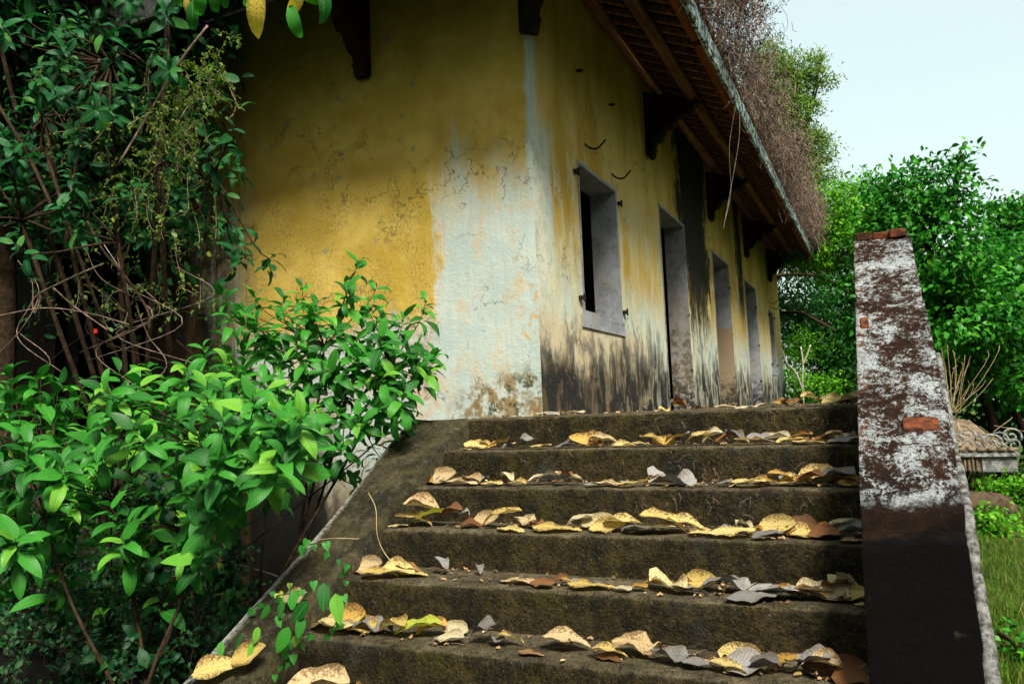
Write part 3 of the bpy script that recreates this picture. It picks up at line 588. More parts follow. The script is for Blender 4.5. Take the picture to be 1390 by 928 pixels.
HEARTS = [heart(.15), heart(.35)]
def rosette(items, tip, d, n, L, spread=(35, 105), back=0.12, nt=5):
    d = unit(d); a = unit(np.cross(d, rvec()+[.01, 0, 0])); b = np.cross(d, a); ph = rng.uniform(0, 6.28)
    for i in range(n):
        ph += 2.399; f = i/max(1, n-1); sp = R_(spread[0]+(spread[1]-spread[0])*f+rng.normal(0, 8))
        o = a*math.cos(ph)+b*math.sin(ph); dd = unit(d*math.cos(sp)+o*math.sin(sp)+[0, 0, -.10]+rvec(.08)); nn = unit(d*math.sin(sp)-o*math.cos(sp)+[0, 0, .4]-unit(tip)*.45+rvec(.3))
        items.append((np.array(tip)-d*back*f+o*.004, dd, nn, L*rng.uniform(.65, 1.12)*(.75+.35*f), int(rng.integers(nt))))
def plant(name, label, cat, base, hubs, tips, n_leaf, L, arrs, lmat, smat, max_parts=300, rad=.008, spread=(35, 105), group=None, extra=None, keep=None):
    root = empty(name, label, cat, group); items = []; mb = MB()
    hubs = [np.array(h, float) for h in hubs]
    for h in hubs:
        b = np.array(base)+rvec(.05)*[1, 1, 0]; mid = (b+h)/2+rvec(.06); tube(mb, bez(b, b+[0, 0, .35*(h[2]-b[2])], mid, h, 9), np.linspace(rad*1.3, rad*.8, 9), 6)
    for t in tips:
        t = np.array(t, float); dist = [np.linalg.norm(h-t) for h in hubs] or [1]; h = hubs[int(np.argmin(dist))] if hubs else np.array(base)
        v = t-h; dn = unit(v*.6+[0, 0, .55]+rvec(.18)+(-unit(t)*.15)); c2 = t-dn*min(.18, .45*np.linalg.norm(v)); path = bez(h, h+v*.35+[0, 0, .02], c2, t, 8)
        tube(mb, path, np.linspace(rad*.6, rad*.22, 8), 5); rosette(items, t, dn, int(rng.integers(n_leaf[0], n_leaf[1]+1)), L, spread, back=L*.9, nt=len(arrs))
        for q in path[4:7]:
            if rng.random() < .6: items.append((q, unit(rvec()+[0, 0, .1]-unit(t)*.3), [0, 0, 1], L*rng.uniform(.55, .95), int(rng.integers(len(arrs)))))
    if extra: items += extra
    mb.build('stems', smat, root, smooth=True)
    items = [i for i in items if i[0][2] > GZ+.02 and i[0][1] < WY-.03 or i[0][0] > WX+.05]
    items.sort(key=lambda i: np.linalg.norm(i[0])/i[3])
    meshes = [leaf_mesh('leaf', a, lmat) for a in arrs]
    for it in items[:max_parts]: place('leaf', meshes[it[4] % len(meshes)], root, it[0], it[1], it[2], it[3])
    if len(items) > max_parts: merged('foliage', arrs, items[max_parts:], lmat, root)
    return root
def pts_in(poly_px, n, y0, y1, mind=22):
    P = np.array(poly_px, float); x0, x1, a0, a1 = P[:, 0].min(), P[:, 0].max(), P[:, 1].min(), P[:, 1].max(); out = []; tries = 0
    while len(out) < n and tries < n*200:
        tries += 1; x, y = rng.uniform(x0, x1), rng.uniform(a0, a1); c = False; j = len(P)-1
        for i in range(len(P)):
            if (P[i, 1] > y) != (P[j, 1] > y) and x < (P[j, 0]-P[i, 0])*(y-P[i, 1])/(P[j, 1]-P[i, 1])+P[i, 0]: c = not c
            j = i
        if c and all((x-q[0])**2+(y-q[1])**2 > mind**2 for q in out): out.append((x, y))
    return [onY(x, y, rng.uniform(y0, y1)) for x, y in out]

# shrub A: glossy big-leaved shrub against the white wall
tA = [onY(x, y, d) for x, y, d in [(486, 352, 3.7), (470, 392, 3.6), (512, 388, 3.75), (578, 408, 3.9), (548, 430, 3.85), (590, 480, 3.9), (566, 470, 3.8), (520, 450, 3.7), (455, 440, 3.5), (425, 420, 3.6), (385, 405, 3.6), (345, 398, 3.7), (318, 420, 3.6), (300, 398, 3.7), (480, 480, 3.5), (440, 500, 3.4), (400, 460, 3.4), (360, 455, 3.5), (525, 510, 3.6), (545, 545, 3.7), (500, 545, 3.5), (460, 560, 3.4), (420, 560, 3.3), (375, 520, 3.3), (330, 500, 3.4), (520, 590, 3.7), (480, 610, 3.6), (440, 620, 3.5), (538, 620, 3.8), (490, 650, 3.8), (400, 610, 3.3), (350, 580, 3.2), (300, 550, 3.2), (275, 470, 3.4), (250, 510, 3.3), (555, 505, 3.8), (500, 420, 3.6), (410, 390, 3.8)]]
plant('broadleaf_shrub', 'tall glossy green shrub leaning across the white wall left of the steps', 'shrub', (-3.25, 3.55, GZ), [onY(430, 640, 3.6), onY(470, 540, 3.65), onY(380, 560, 3.4), onY(300, 600, 3.4), onY(440, 470, 3.7), onY(530, 500, 3.8)], tA+pts_in([(300, 420), (470, 400), (560, 440), (590, 500), (545, 560), (480, 600), (380, 620), (270, 560)], 52, 3.3, 3.9, 16), (8, 12), .15, SHRUB, GREEN, X['bark'], extra=None)
# shrub B: nearer, lower left, larger leaves
tB = pts_in([(-20, 500), (120, 510), (300, 480), (420, 560), (410, 640), (330, 650), (260, 700), (120, 690), (-20, 760)], 105, 2.2, 3.3, 20)+pts_in([(-20, 690), (300, 680), (270, 780), (100, 830), (-20, 820)], 16, 2.4, 3.3, 30)+[onY(235, 735, 2.6), onY(20, 730, 2.1), onY(70, 640, 2.3), onY(130, 600, 2.4), onY(40, 600, 2.2)]
plant('broadleaf_shrub', 'low big leaved green shrub filling the lower left foreground', 'shrub', (-3.1, 2.5, GZ), [onY(260, 720, 2.8), onY(150, 680, 2.7), onY(60, 700, 2.5), onY(320, 620, 2.9)], tB, (8, 12), .165, SHRUB, GREEN, X['bark'])
# tree C : dark leaved tree at upper left
tC = pts_in([(-20, -30), (330, -60), (250, 40), (180, 60), (235, 90), (190, 160), (150, 200), (130, 260), (90, 300), (-20, 320)], 110, 3.0, 4.3, 16)
rootC = plant('leafy_tree', 'dark green leafy tree in the upper left corner', 'tree', (-5.3, 4.3, GZ), [onY(60, 160, 3.7), onY(150, 90, 3.8), onY(30, 300, 3.5), onY(120, 10, 3.9), onY(230, -40, 3.8), onY(0, 60, 3.5)], tC, (7, 11), .135, SHRUB, GREEN2, X['bark'], rad=.02, extra=[(onY(rng.uniform(-40, 335-i % 7*15), rng.uniform(-80, 330+(i % 5 == 0)*130), rng.uniform(4.0, 4.9)), unit(rvec()), unit([0, -1, .6]+rvec(.4)), rng.uniform(.09, .16), i % 5) for i in range(3400)])
# leafy branches hanging in front of the dark wall
tD = [onY(x, y, d) for x, y, d in [(318, 170, 3.5), (300, 190, 3.6), (282, 205, 3.5), (310, 300, 3.7), (345, 330, 3.8), (335, 350, 3.8), (375, 345, 3.8), (290, 290, 3.7), (180, 250, 3.2), (200, 245, 3.4), (240, 255, 3.4), (250, 310, 3.6), (95, 235, 3.0), (40, 100, 2.9), (20, 330, 2.6), (100, 300, 3.1), (205, 130, 3.5), (260, 235, 3.6), (215, 55, 3.4), (65, 20, 3.1), (130, 25, 3.2), (15, 200, 2.7)]]
plant('climbing_shrub', 'straggling climber with drooping leaves hanging before the dark yellow wall', 'climber', (-4.9, 4.4, GZ), [onY(160, 330, 3.3), onY(220, 220, 3.5), onY(290, 240, 3.6), onY(60, 200, 3.1), onY(200, 90, 3.5)], tD, (6, 9), .13, SHRUB, GREEN2, X['bark'], rad=.014, spread=(50, 125))
# small leaved creeper on the leaning pole
root = empty('small_leaf_creeper', 'thin creeper with tiny lime leaves on a leaning dry pole at upper left', 'creeper')
mb = MB(); pole = [onY(160, 225, 3.35), onY(205, 150, 3.4), onY(240, 90, 3.45), onY(282, 35, 3.5)]; tube(mb, spline(pole, 5), .008, 7); mb.build('dry_pole', X['dry'], root, smooth=True)
mb = MB(); items = []
for i in range(95):
    t = rng.random(); c = onY(165+t*125+rng.normal(0, 22), 235-t*200+abs(rng.normal(0, 45)), rng.uniform(3.25, 3.65)); e = c+rvec(.07)+[0, 0, -rng.uniform(.05, .28)]
    pth = bez(c, c+rvec(.05), e+rvec(.06), e, 9); tube(mb, pth, .0018, 3, False)
    for q in pth:
        for _ in range(2): items.append((q+rvec(.008), unit(rvec()), [0, -.5, 1], rng.uniform(.018, .042), int(rng.integers(2))))
for i in range(160):
    c = onY(rng.uniform(40, 300), rng.uniform(60, 420), rng.uniform(3.3, 4.2)); e = c+rvec(.1)+[0, 0, -rng.uniform(0, .3)]; pth = bez(c, c+rvec(.08), e+rvec(.08), e, 8); tube(mb, pth, .0016, 3, False)
    for q in pth: items.append((q+rvec(.012), unit(rvec()), [0, -.5, 1], rng.uniform(.02, .05), int(rng.integers(2))))
mb.build('tendrils', X['dry'], root)['kind'] = 'stuff'; merged('foliage', SMALL, items, LIMEC, root)
# branch hanging into the top of the frame, yellowing leaves
root = empty('overhanging_branch', 'branch tip at the top edge with hanging yellow and green leaves', 'branch')
mb = MB(); tube(mb, spline([onY(235, -60, 3.2), onY(290, -30, 3.0), onY(350, -25, 2.9), onY(440, -20, 2.8)], 5), .006, 5); tube(mb, spline([onY(300, 25, 3.3), onY(318, 5, 3.2), onY(325, -20, 3.1)], 4), .004, 5); mb.build('twig', X['bark'], root)
yl = leaf_mesh('leaf', SHRUB[1], YLIVE); gl_ = leaf_mesh('leaf', SHRUB[3], GREEN); vw = -unit(ray(345, 10))
for x, y, x2, y2, d, me in [(352, -25, 343, 46, 2.9, yl), (412, -20, 392, 26, 2.85, yl), (395, 5, 401, 50, 2.85, gl_), (255, -8, 252, 20, 3.1, yl), (262, 0, 260, 42, 3.1, gl_), (275, -20, 268, 25, 3.0, gl_), (290, -25, 291, 16, 3.0, gl_), (430, -25, 452, 20, 2.8, gl_), (345, -20, 332, 16, 2.9, gl_), (425, -20, 440, 14, 2.85, gl_), (405, -22, 428, 10, 2.8, gl_), (240, -25, 235, 10, 3.1, gl_), (300, -30, 305, 8, 3.0, gl_)]:
    a, b = onY(x, y, d), onY(x2, y2, d); place('leaf', me, root, a, b-a, vw+rvec(.35), np.linalg.norm(b-a)*1.12)
root = empty('overhanging_tree', 'large tree whose crown is spread above the upper left to shade the wall', 'tree')
TB = (-7.2, 2.6, GZ); mb = MB(); tube(mb, bez(TB, (-7.1, 2.6, 1.5), (-6.4, 2.8, 3.4), (-5.2, 3.0, 5.0), 10), np.linspace(.16, .09, 10), 8)
ti = []
for c_ in (tuple(onY(20, 0, 3.7)), tuple(onY(-60, 40, 3.6)), tuple(onY(70, -30, 3.9)), (-6.9, 3.6, 3.7), (-7.6, 3.0, 4.0), (-8.6, 3.4, 3.3), (-8.2, 3.0, 4.6), (-5.6, 3.0, 4.7), (-4.6, 3.1, 4.9), (-3.7, 3.0, 5.0), (-6.6, 2.8, 4.4), (-3.0, 2.9, 5.3), (-5.0, 2.4, 5.3)):  # crown clumps placed to shade the upper front wall
    tube(mb, bez((-6.6, 2.75, 3.0), (-6.0, 2.8, 4.2), np.array(c_)-[.5, 0, .3], c_, 8), np.linspace(.06, .02, 8), 6)
    for _ in range(520):
        q = np.array(c_)+unit(rvec())*[.85, .75, .6]*rng.random()**.4; ti.append((q, unit(rvec()+[0, 0, -.2]), unit([0, 0, 1]+rvec(.5)), rng.uniform(.14, .22), int(rng.integers(5))))
mb.build('trunk', X['bark'], root, smooth=True); merged('crown', SHRUB, ti, GREEN2, root, kind=None)
# undergrowth in the shade at lower left
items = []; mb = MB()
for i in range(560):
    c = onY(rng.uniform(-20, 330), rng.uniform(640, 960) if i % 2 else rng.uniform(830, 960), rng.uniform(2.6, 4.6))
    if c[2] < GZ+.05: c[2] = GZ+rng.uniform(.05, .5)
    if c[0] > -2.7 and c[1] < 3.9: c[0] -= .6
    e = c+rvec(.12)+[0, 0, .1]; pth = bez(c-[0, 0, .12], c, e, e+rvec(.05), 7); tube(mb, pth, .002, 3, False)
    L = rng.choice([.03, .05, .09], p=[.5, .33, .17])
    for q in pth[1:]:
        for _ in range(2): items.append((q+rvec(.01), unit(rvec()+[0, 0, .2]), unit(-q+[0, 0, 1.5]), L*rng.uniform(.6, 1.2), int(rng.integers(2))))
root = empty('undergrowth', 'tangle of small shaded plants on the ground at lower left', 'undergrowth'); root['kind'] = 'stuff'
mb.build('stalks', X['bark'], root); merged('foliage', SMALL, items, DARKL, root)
# heart-leaved vine over the cheek and hanging strands
root = empty('heart_leaf_vine', 'vine of bright heart shaped leaves creeping over the foot of the left cheek', 'vine')
hm = [leaf_mesh('leaf', a, HEART) for a in HEARTS]; big = leaf_mesh('leaf', SHRUB[2], GREEN); mb = MB()
strand = [[(425, 738), (440, 735), (458, 745), (472, 765), (478, 790), (470, 815), (466, 840), (452, 855)], [(345, 830), (365, 812), (385, 805), (412, 800), (430, 790)], [(430, 855), (415, 860), (408, 875), (398, 895), (385, 905)], [(405, 790), (400, 830), (405, 860), (400, 880)]]
for st in strand:
    P = spline([onY(x, y, 2.35 if x > 380 else 2.5)+[0, -.04, .0] for x, y in st], 4); tube(mb, P, .002, 4, False)
    for q in P[::2]: 
        vw = -unit(q); place('leaf', hm[int(rng.integers(2))], root, q+rvec(.012), [rng.normal(0, .4), -.2, -1], vw+rvec(.25), rng.uniform(.022, .040))
for x, y, s in [(440, 790, .1), (455, 805, .11), (418, 815, .10), (400, 800, .07), (385, 815, .06), (375, 835, .05), (410, 835, .08), (350, 850, .06), (330, 860, .07), (365, 820, .06), (392, 850, .1), (300, 870, .06), (345, 870, .07)]:
    q = onY(x, y, 2.25); place('leaf', big, root, q, [rng.normal(0, .5), -.3, -.8], -unit(q)+rvec(.3), s)
mb.build('stem', X['bark'], root)
root = empty('hanging_vine', 'thin vine strand of small heart leaves hanging in the dark hollow', 'vine'); mb = MB()
P = spline([onY(306, 640, 3.2), onY(312, 690, 3.2), onY(303, 740, 3.1), onY(305, 790, 3.1), onY(300, 850, 3.0)], 8); tube(mb, P, .0018, 4, False); mb.build('stem', X['bark'], root)
for q in P: 
    place('leaf', hm[int(rng.integers(2))], root, q+rvec(.012), [rng.normal(0, .5), -.2, -1], -unit(q)+rvec(.3), rng.uniform(.02, .035))
# dry lianas and twigs
def liana(label, pts, r, mat, cat='twig', name='dry_twig'):
    mb = MB(); tube(mb, spline([onY(*p) for p in pts], 6), r, 6); return tag(mb.build(name, mat, smooth=True), label, cat)
liana('pale bent dry twig crossing the dark gap at far left', [(45, 405, 3.2), (55, 402, 3.2), (48, 425, 3.2), (48, 403, 3.2), (95, 378, 3.2), (140, 358, 3.2)], .006, X['dry'])
liana('slender pale twig slanting down towards the red flower', [(72, 390, 3.3), (100, 415, 3.3), (145, 447, 3.3)], .005, X['dry'])
liana('long twisted liana rising from the shrub to the climber', [(118, 300, 3.4), (140, 340, 3.45), (170, 375, 3.5), (200, 420, 3.5), (203, 447, 3.5)], .009, X['bark'], 'liana', 'liana')
liana('thin horizontal twig low on the far left', [(-10, 430, 3.0), (60, 418, 3.1), (120, 425, 3.2), (175, 440, 3.2)], .0035, X['dry'])
liana('looping grey tendril beside the brown stained wall', [(140, 330, 3.7), (170, 380, 3.7), (172, 430, 3.7), (150, 448, 3.7), (135, 420, 3.7)], .003, X['drygrey'])
liana('bare curved twig arching over the wall to a leaf tuft', [(215, 320, 3.7), (245, 313, 3.7), (280, 318, 3.75), (305, 340, 3.8), (340, 347, 3.8)], .005, X['dry'])
liana('brown slanting stick in the dark hollow under the shrub', [(198, 875, 2.9), (215, 825, 2.9), (238, 785, 2.95), (262, 740, 3.0), (285, 695, 3.0)], .007, X['bark'], 'stick')
liana('short forked brown stick in the hollow under the shrub', [(260, 745, 3.1), (275, 715, 3.1), (284, 697, 3.1)], .009, X['bark'], 'stick')
liana('thick brown stem showing in the hollow below the shrub leaves', [(205, 650, 3.0), (225, 690, 3.0), (245, 725, 3.05), (256, 745, 3.1)], .014, X['bark'], 'stem', 'stem_segment')
liana('long thin twig rising from the hollow to the sloping cheek', [(160, 900, 2.8), (250, 800, 3.0), (330, 745, 3.2), (400, 690, 3.5), (500, 610, 3.9), (545, 560, 4.1)], .005, X['bark'])
liana('wiry stalk curving up from the cheek to a step', [(542, 773, 2.85), (522, 750, 2.85), (512, 725, 2.9), (510, 690, 2.95), (500, 668, 3.0)], .0013, X['straw'], 'stalk', 'dry_stalk')
liana('thin straw lying across the left cheek', [(425, 733, 2.6), (455, 730, 2.62), (487, 731, 2.65)], .0012, X['straw'], 'straw', 'straw')
liana('brown stem leaning inside the foliage at far left', [(88, 330, 3.5), (100, 240, 3.5), (122, 130, 3.6), (135, 80, 3.6)], .010, X['dry'], 'liana', 'leaning_liana')
liana('dark leaning branch at the far left edge', [(-10, 130, 3.2), (20, 180, 3.2), (45, 225, 3.3), (75, 290, 3.3)], .012, X['bark'], 'branch', 'leaning_branch')
for i in range(26):                                        # tangled fine roots and stems in the gap
    x, y = rng.uniform(20, 330), rng.uniform(330, 800); liana('fine tangled stem in the dark gap at the left', [(x, y, 3.6), (x+rng.normal(0, 30), y+40, 3.6), (x+rng.normal(0, 50), y+90, 3.5), (x+rng.normal(0, 60), y+140, 3.5)], .003, X['dry'] if i % 2 else X['bark'], 'stem', 'tangled_stem')['group'] = 'fine stems tangled in the dark gap'
# red flower
root = empty('red_flower', 'small red flower in the dark gap at far left', 'flower'); mred = mat_plain('red_petals', (.55, .02, .015), (.75, .05, .03), 30); fm = leaf_mesh('petal', SMALL[0], mred)
c = onY(131, 449, 3.2)
for k in range(6): place('petal', fm, root, c, [math.cos(k*1.05), -.5, math.sin(k*1.05)*.7], [0, -1, .3], .022)
mb = MB(); tube(mb, [c, c+[.0, .02, -.1], c+[.03, .05, -.25]], .002, 4); mb.build('stalk', X['bark'], root)
# pale trunk at the far left edge
mb = MB(); tube(mb, [onY(-4, 260, 4.3), onY(2, 400, 4.3), onY(0, 520, 4.3), onY(-6, 700, 4.3)]+[onY(-8, 860, 4.3)], .12, 10); tag(mb.build('pale_trunk', X['bark'], smooth=True), 'brown tree trunk cut by the left picture edge', 'trunk')

# ------------------------------------------------------------------ dry creeper over the eave
root = empty('dead_creeper', 'mass of dead brown creeper hanging over the roof edge', 'creeper'); root['kind'] = 'thing'
mb = MB(); items = []
N = 15000
for i in range(N):
    y = EY+.2+(YF+1.1-EY)*rng.random()**1.35; u = rng.random(); h = .30+.45*(.5+.5*nz(y*.9, 2, 0))+.40*nz(y*3, 5, 0)
    x = EX+.06+rng.normal(0, .08)+.50*u*h; z = EZ+.12+u*h*1.15+rng.normal(0, .04)
    if rng.random() < .35: x -= rng.uniform(0, .6); z = rz(x, y)+.2+rng.random()*h*.8
    if nz(y*1.7, x*3+z*3, 5) < -.12 and rng.random() < .75: continue
    p = np.array([x, y, z]); d = np.array([rng.normal(.05, .3), rng.normal(0, .5), rng.normal(-.25, .6)]); L = rng.uniform(.08, .26)
    p1 = p+d*L; p2 = p1+rvec(.05)+[0, 0, -.04]; tube(mb, [p, (p+p1)/2+rvec(.02), p1, p2], .0014+.00013*y, 3, False)
    if i % 2: items.append((p1, unit(rvec()), [0, 0, 1], rng.uniform(.02, .045), int(rng.integers(2))))
o = mb.build('dead_stems', X['dry'], root); o['kind'] = 'stuff'
for i in range(420):                                       # wispy stalks with dark seed leaves, standing against the sky
    y = rng.uniform(5.2, 8.0); x = EX+rng.uniform(-.1, .25); z = EZ+.35+rng.random()*.3; tp = np.array([x+rng.uniform(.05, .45), y+rng.normal(0, .3), z+rng.uniform(.2, .65)])
    mbp = bez((x, y, z), (x, y, z+.2), tp-[.05, 0, .1], tp, 7); tube(mb, mbp, .002, 3, False)
    for q in mbp[2:]:
        for _ in range(2): items.append((q+rvec(.02), unit(rvec()), [0, 0, 1], rng.uniform(.018, .036), int(rng.integers(2))))
DRYL = mat_foliage('dead_leaf_bits', (.05, .035, .03), (.13, .085, .065), (.22, .15, .11), 0, .8)
bpy.data.objects.remove(o); o = mb.build('dead_stems', X['dry'], root); o['kind'] = 'stuff'
merged('dead_leaves', SMALL, items, DRYL, root)
root = empty('hanging_wires', 'two thin vine strings hanging from the eave', 'string')
for P in ([(999, 140, 8.0), (990, 200, 8.0), (992, 260, 8.2), (984, 300, 8.2)], [(1004, 150, 8.1), (1003, 190, 8.1), (994, 245, 8.15), (982, 310, 8.2)]):
    mb = MB(); tube(mb, spline([onY(*p) for p in P], 5), .0022, 4); mb.build('string', X['drygrey'], root)

# ------------------------------------------------------------------ background trees
def crown_items(blobs, n, L, sc=1.0, flat=.6):
    """blobs: (centre, radii); leaves in clumps near the surface of each blob"""
    items = []; tot = sum(b[1][0]*b[1][2] for b in blobs)
    for c, r in blobs:
        m = int(n*r[0]*r[2]/tot); nc = max(8, m//26); 
        for k in range(nc):
            d = unit(rvec()); rr = rng.uniform(.5, 1.0)*(1+.22*nz(d[0]*2+c[0], d[1]*2, d[2]*2)); cc = np.array(c)+d*np.array(r)*rr; cs = L*rng.uniform(2.0, 4.0)
            for _ in range(m//nc):
                q = cc+np.clip(rvec(cs*.42), -cs*.8, cs*.8)*[1, 1, .7]; dd = unit(d*.7+rvec(.7)+[0, 0, -.1]); items.append((q, dd, unit(d*.5+[0, 0, .8]+rvec(.4)), L*rng.uniform(.6, 1.2), int(rng.integers(2))))
    return items
def tree(name, label, base, trunk_r, blobs, n, L, arrs, lmat, smat, parts=0, cat='tree', group=None):
    root = empty(name, label, cat, group); mb = MB(); b = np.array(base, float); top = np.mean([c for c, r in blobs], axis=0)
    tp = bez(b, b+[0, 0, .4*(top[2]-b[2])], (b+top)/2+rvec(.2), top, 10); tube(mb, tp, np.linspace(trunk_r, trunk_r*.45, 10), 8); mb.build('trunk', smat, root, smooth=True)
    mb = MB()
    for c, r in blobs:
        c = np.array(c); s = tp[int(rng.integers(4, 8))]; tube(mb, bez(s, s+(c-s)*.3+[0, 0, .1], c-[0, 0, r[2]*.4], c, 8), np.linspace(trunk_r*.5, trunk_r*.15, 8), 6)
        for k in range(9):
            e = c+unit(rvec())*np.array(r)*.85; tube(mb, bez(c-[0, 0, r[2]*.3], c, (c+e)/2+rvec(.1*r[0]), e, 6), np.linspace(trunk_r*.2, trunk_r*.05, 6), 4, False)
    mb.build('branches', smat, root, smooth=True)
    items = crown_items(blobs, n, L); items.sort(key=lambda i: np.linalg.norm(i[0])/i[3])
    if parts:
        ms = [leaf_mesh('leaf', a, lmat) for a in arrs]
        for it in items[:parts]: place('leaf', ms[it[4] % len(ms)], root, it[0], it[1], it[2], it[3])
    merged('crown', arrs, items[parts:], lmat, root, kind=None); return root
def bl(px, py, y, rx, ry, rz_): return (onY(px, py, y), (rx, ry, rz_))
BG1 = mat_foliage('broad_green_foliage', (.006, .085, .006), (.035, .21, .012), (.10, .34, .02), .3, .4)
BG2 = mat_foliage('light_green_foliage', (.05, .22, .008), (.11, .34, .012), (.20, .42, .02), .35)
BG3 = mat_foliage('olive_fine_foliage', (.07, .15, .02), (.14, .25, .03), (.22, .28, .06), .35)
BG4 = mat_foliage('deep_green_foliage', (.006, .05, .008), (.015, .10, .010), (.05, .18, .015), .25)
FINE = [leaf_arrays(1, .45, 2, .2, .4, 0, seed=1, shape='ovate'), leaf_arrays(1, .4, 2, .3, .8, 0, seed=2, shape='ovate')]
tree('vine_covered_tree', 'tall broad leaved tree smothered in vines, dome top against the sky', (1.7, 15.5, GZ), .09, [bl(1250, 262, 14, .52, .5, .62), bl(1296, 262, 14, .30, .4, .50), bl(1215, 300, 14, .5, .5, .5), bl(1265, 340, 14, .9, .7, .8), bl(1300, 430, 14, 1.1, .8, .9), bl(1205, 400, 14.5, .8, .7, 1.0), bl(1190, 250, 14.4, .3, .3, .15), bl(1300, 215, 14, .18, .2, .12)], 11000, .125, SMALL, BG1, X['bark'], parts=300)
tree('light_green_tree', 'light green fine leaved tree between the eave and the whitewashed balustrade', (.2, 19, GZ), .08, [bl(1160, 285, 18, 1.0, .8, .65), bl(1120, 330, 18, .8, .8, .8), bl(1205, 320, 17.5, .9, .8, .6)], 15000, .12, FINE, BG2, X['bark'])
tree('background_tree', 'green tree at the right edge with sky above it', (4.3, 19, GZ), .09, [bl(1368, 290, 18, .45, .5, .45), bl(1398, 300, 18, .5, .6, .5), bl(1410, 340, 18, .8, .8, .6), bl(1345, 360, 18, .8, .8, .5), bl(1390, 380, 17, 1.1, .9, .8)], 9000, .14, SMALL, BG1, X['bark'])
tree('roadside_bush_tree', 'dense big leaved bush tree right of the balustrade above the little shrine', (2.2, 16, GZ), .08, [bl(1290, 440, 15.2, .85, .6, 1.0), bl(1340, 470, 15.2, .9, .6, .9), bl(1380, 420, 15.4, .9, .6, 1.1), bl(1300, 515, 15.2, .6, .5, .45), bl(1385, 520, 15, .7, .5, .55), bl(1345, 390, 15.4, 1.0, .6, .8)], 5200, .15, SMALL, BG1, X['bark'], parts=300)
tree('roof_side_tree', 'olive leaved tree rising behind the dead creeper on the roof', (-3.4, 23, GZ), .12, [bl(1070, 130, 22, .8, .7, .6), bl(1100, 185, 22, .4, .5, .3), bl(1110, 235, 22, .45, .4, .4), bl(1085, 95, 22, .7, .7, .45), bl(1045, 110, 22, .9, .8, .8), bl(1112, 108, 22, .38, .4, .3), bl(1085, 150, 22, .6, .6, .4), bl(1040, 75, 22, .5, .5, .35), bl(1115, 80, 22, .25, .3, .15), bl(1075, 200, 22, .9, .8, .6), bl(1110, 205, 22, .5, .5, .35), bl(1050, 170, 22, 1.0, .9, 1.0), bl(1090, 260, 22, .9, .9, .8), bl(1070, 330, 22, 1., .9, .9)], 34000, .10, FINE, BG3, X['bark'])
tree('shade_tree', 'dark dense tree behind the far end of the house', (-.9, 25, GZ), .2, [bl(1085, 420, 24, 1.6, 1.2, 1.5), bl(1130, 440, 23.5, 1.3, 1.2, 1.6), bl(1155, 500, 23, 1.0, .9, 1.2)], 12000, .17, FINE, BG4, X['bark'])
tree('understorey_tree', 'bright green young growth at the far end of the terrace', (-.9, 22.8, GZ), .06, [bl(1085, 470, 22.3, .45, .5, .5), bl(1075, 520, 22.2, .5, .5, .5), bl(1110, 525, 22.3, .8, .5, .5), bl(1140, 480, 22.6, .5, .5, .4)], 4200, .12, FINE, BG2, X['bark'])
tree('far_wood_edge', 'deep green thicket behind the shrine and the bush tree', (4.5, 18, GZ), .15, [bl(1340, 560, 17, 1.8, .9, 1.1), bl(1240, 470, 17, 1.5, .9, 1.3), bl(1400, 480, 16.5, 1.4, 1, 1.6)], 9000, .17, FINE, BG4, X['bark'])
items = []
for i in range(16):
    x = -16+i*3.2; items += crown_items([((x+rng.normal(0, 1), 34+rng.normal(0, 2), 2.0+rng.normal(0, .4)), (2.8, 1.8, 3.2)), ((x, 33, -.3), (2.6, 1.5, 1.4))], 2600, .26)
for cx_, cy_ in ((-11.5, 1), (-12, 4.5), (-12.5, 8), (-13, 12), (-13.5, 17), (-14, 23)):
    items += crown_items([((cx_, cy_, 2.8), (2.4, 2.4, 3.0)), ((cx_, cy_, -.2), (2.4, 2.4, 1.6))], 1300, .3)
o = merged('distant_wood', FINE, items, BG4, None); tag(o, 'dark wood closing the view behind the trees', 'wood')
# unseen ring of trees, added to cut sky light reaching the wall tops
items = []; root = empty('sky_blocking_trees', 'unseen ring of trees added behind and beside the viewpoint to cut sky light', 'wood'); root['kind'] = 'stuff'; mb = MB()
for k in range(46):
    a = R_(40+ (258-40)*k/45+rng.normal(0, 1.5)); rr = 11.0+rng.normal(0, .8); cx_, cy_ = rr*math.sin(a), 2+rr*math.cos(a)
    if cx_ < -4 and cy_ > 3: continue
    items += crown_items([((cx_, cy_, 4.6+rng.normal(0, .4)), (1.6, 1.6, 3.2)), ((cx_*1.05, cy_*1.05, .4), (1.5, 1.4, 2.2))], 640, .45)
    tube(mb, [(cx_, cy_, GZ), (cx_+.1, cy_, 1.5), (cx_, cy_, 4.2)], [.16, .12, .06], 7)
for cx_, cy_ in ((8.2, -4.5), (8, -1), (7.8, 2.5), (8, 6), (8.6, 10)):  # more unseen trees added at right to block sky light
    items += crown_items([((cx_, cy_, 4.6), (2.2, 2.2, 3.4)), ((cx_, cy_, 1.0), (2.2, 2.2, 2.4))], 1500, .42); tube(mb, [(cx_, cy_, GZ), (cx_+.1, cy_, 1.5), (cx_, cy_, 5)], [.2, .15, .06], 7)
mb.build('trunks', X['bark'], root)['kind'] = 'stuff'; merged('foliage', FINE, items, BG4, root)
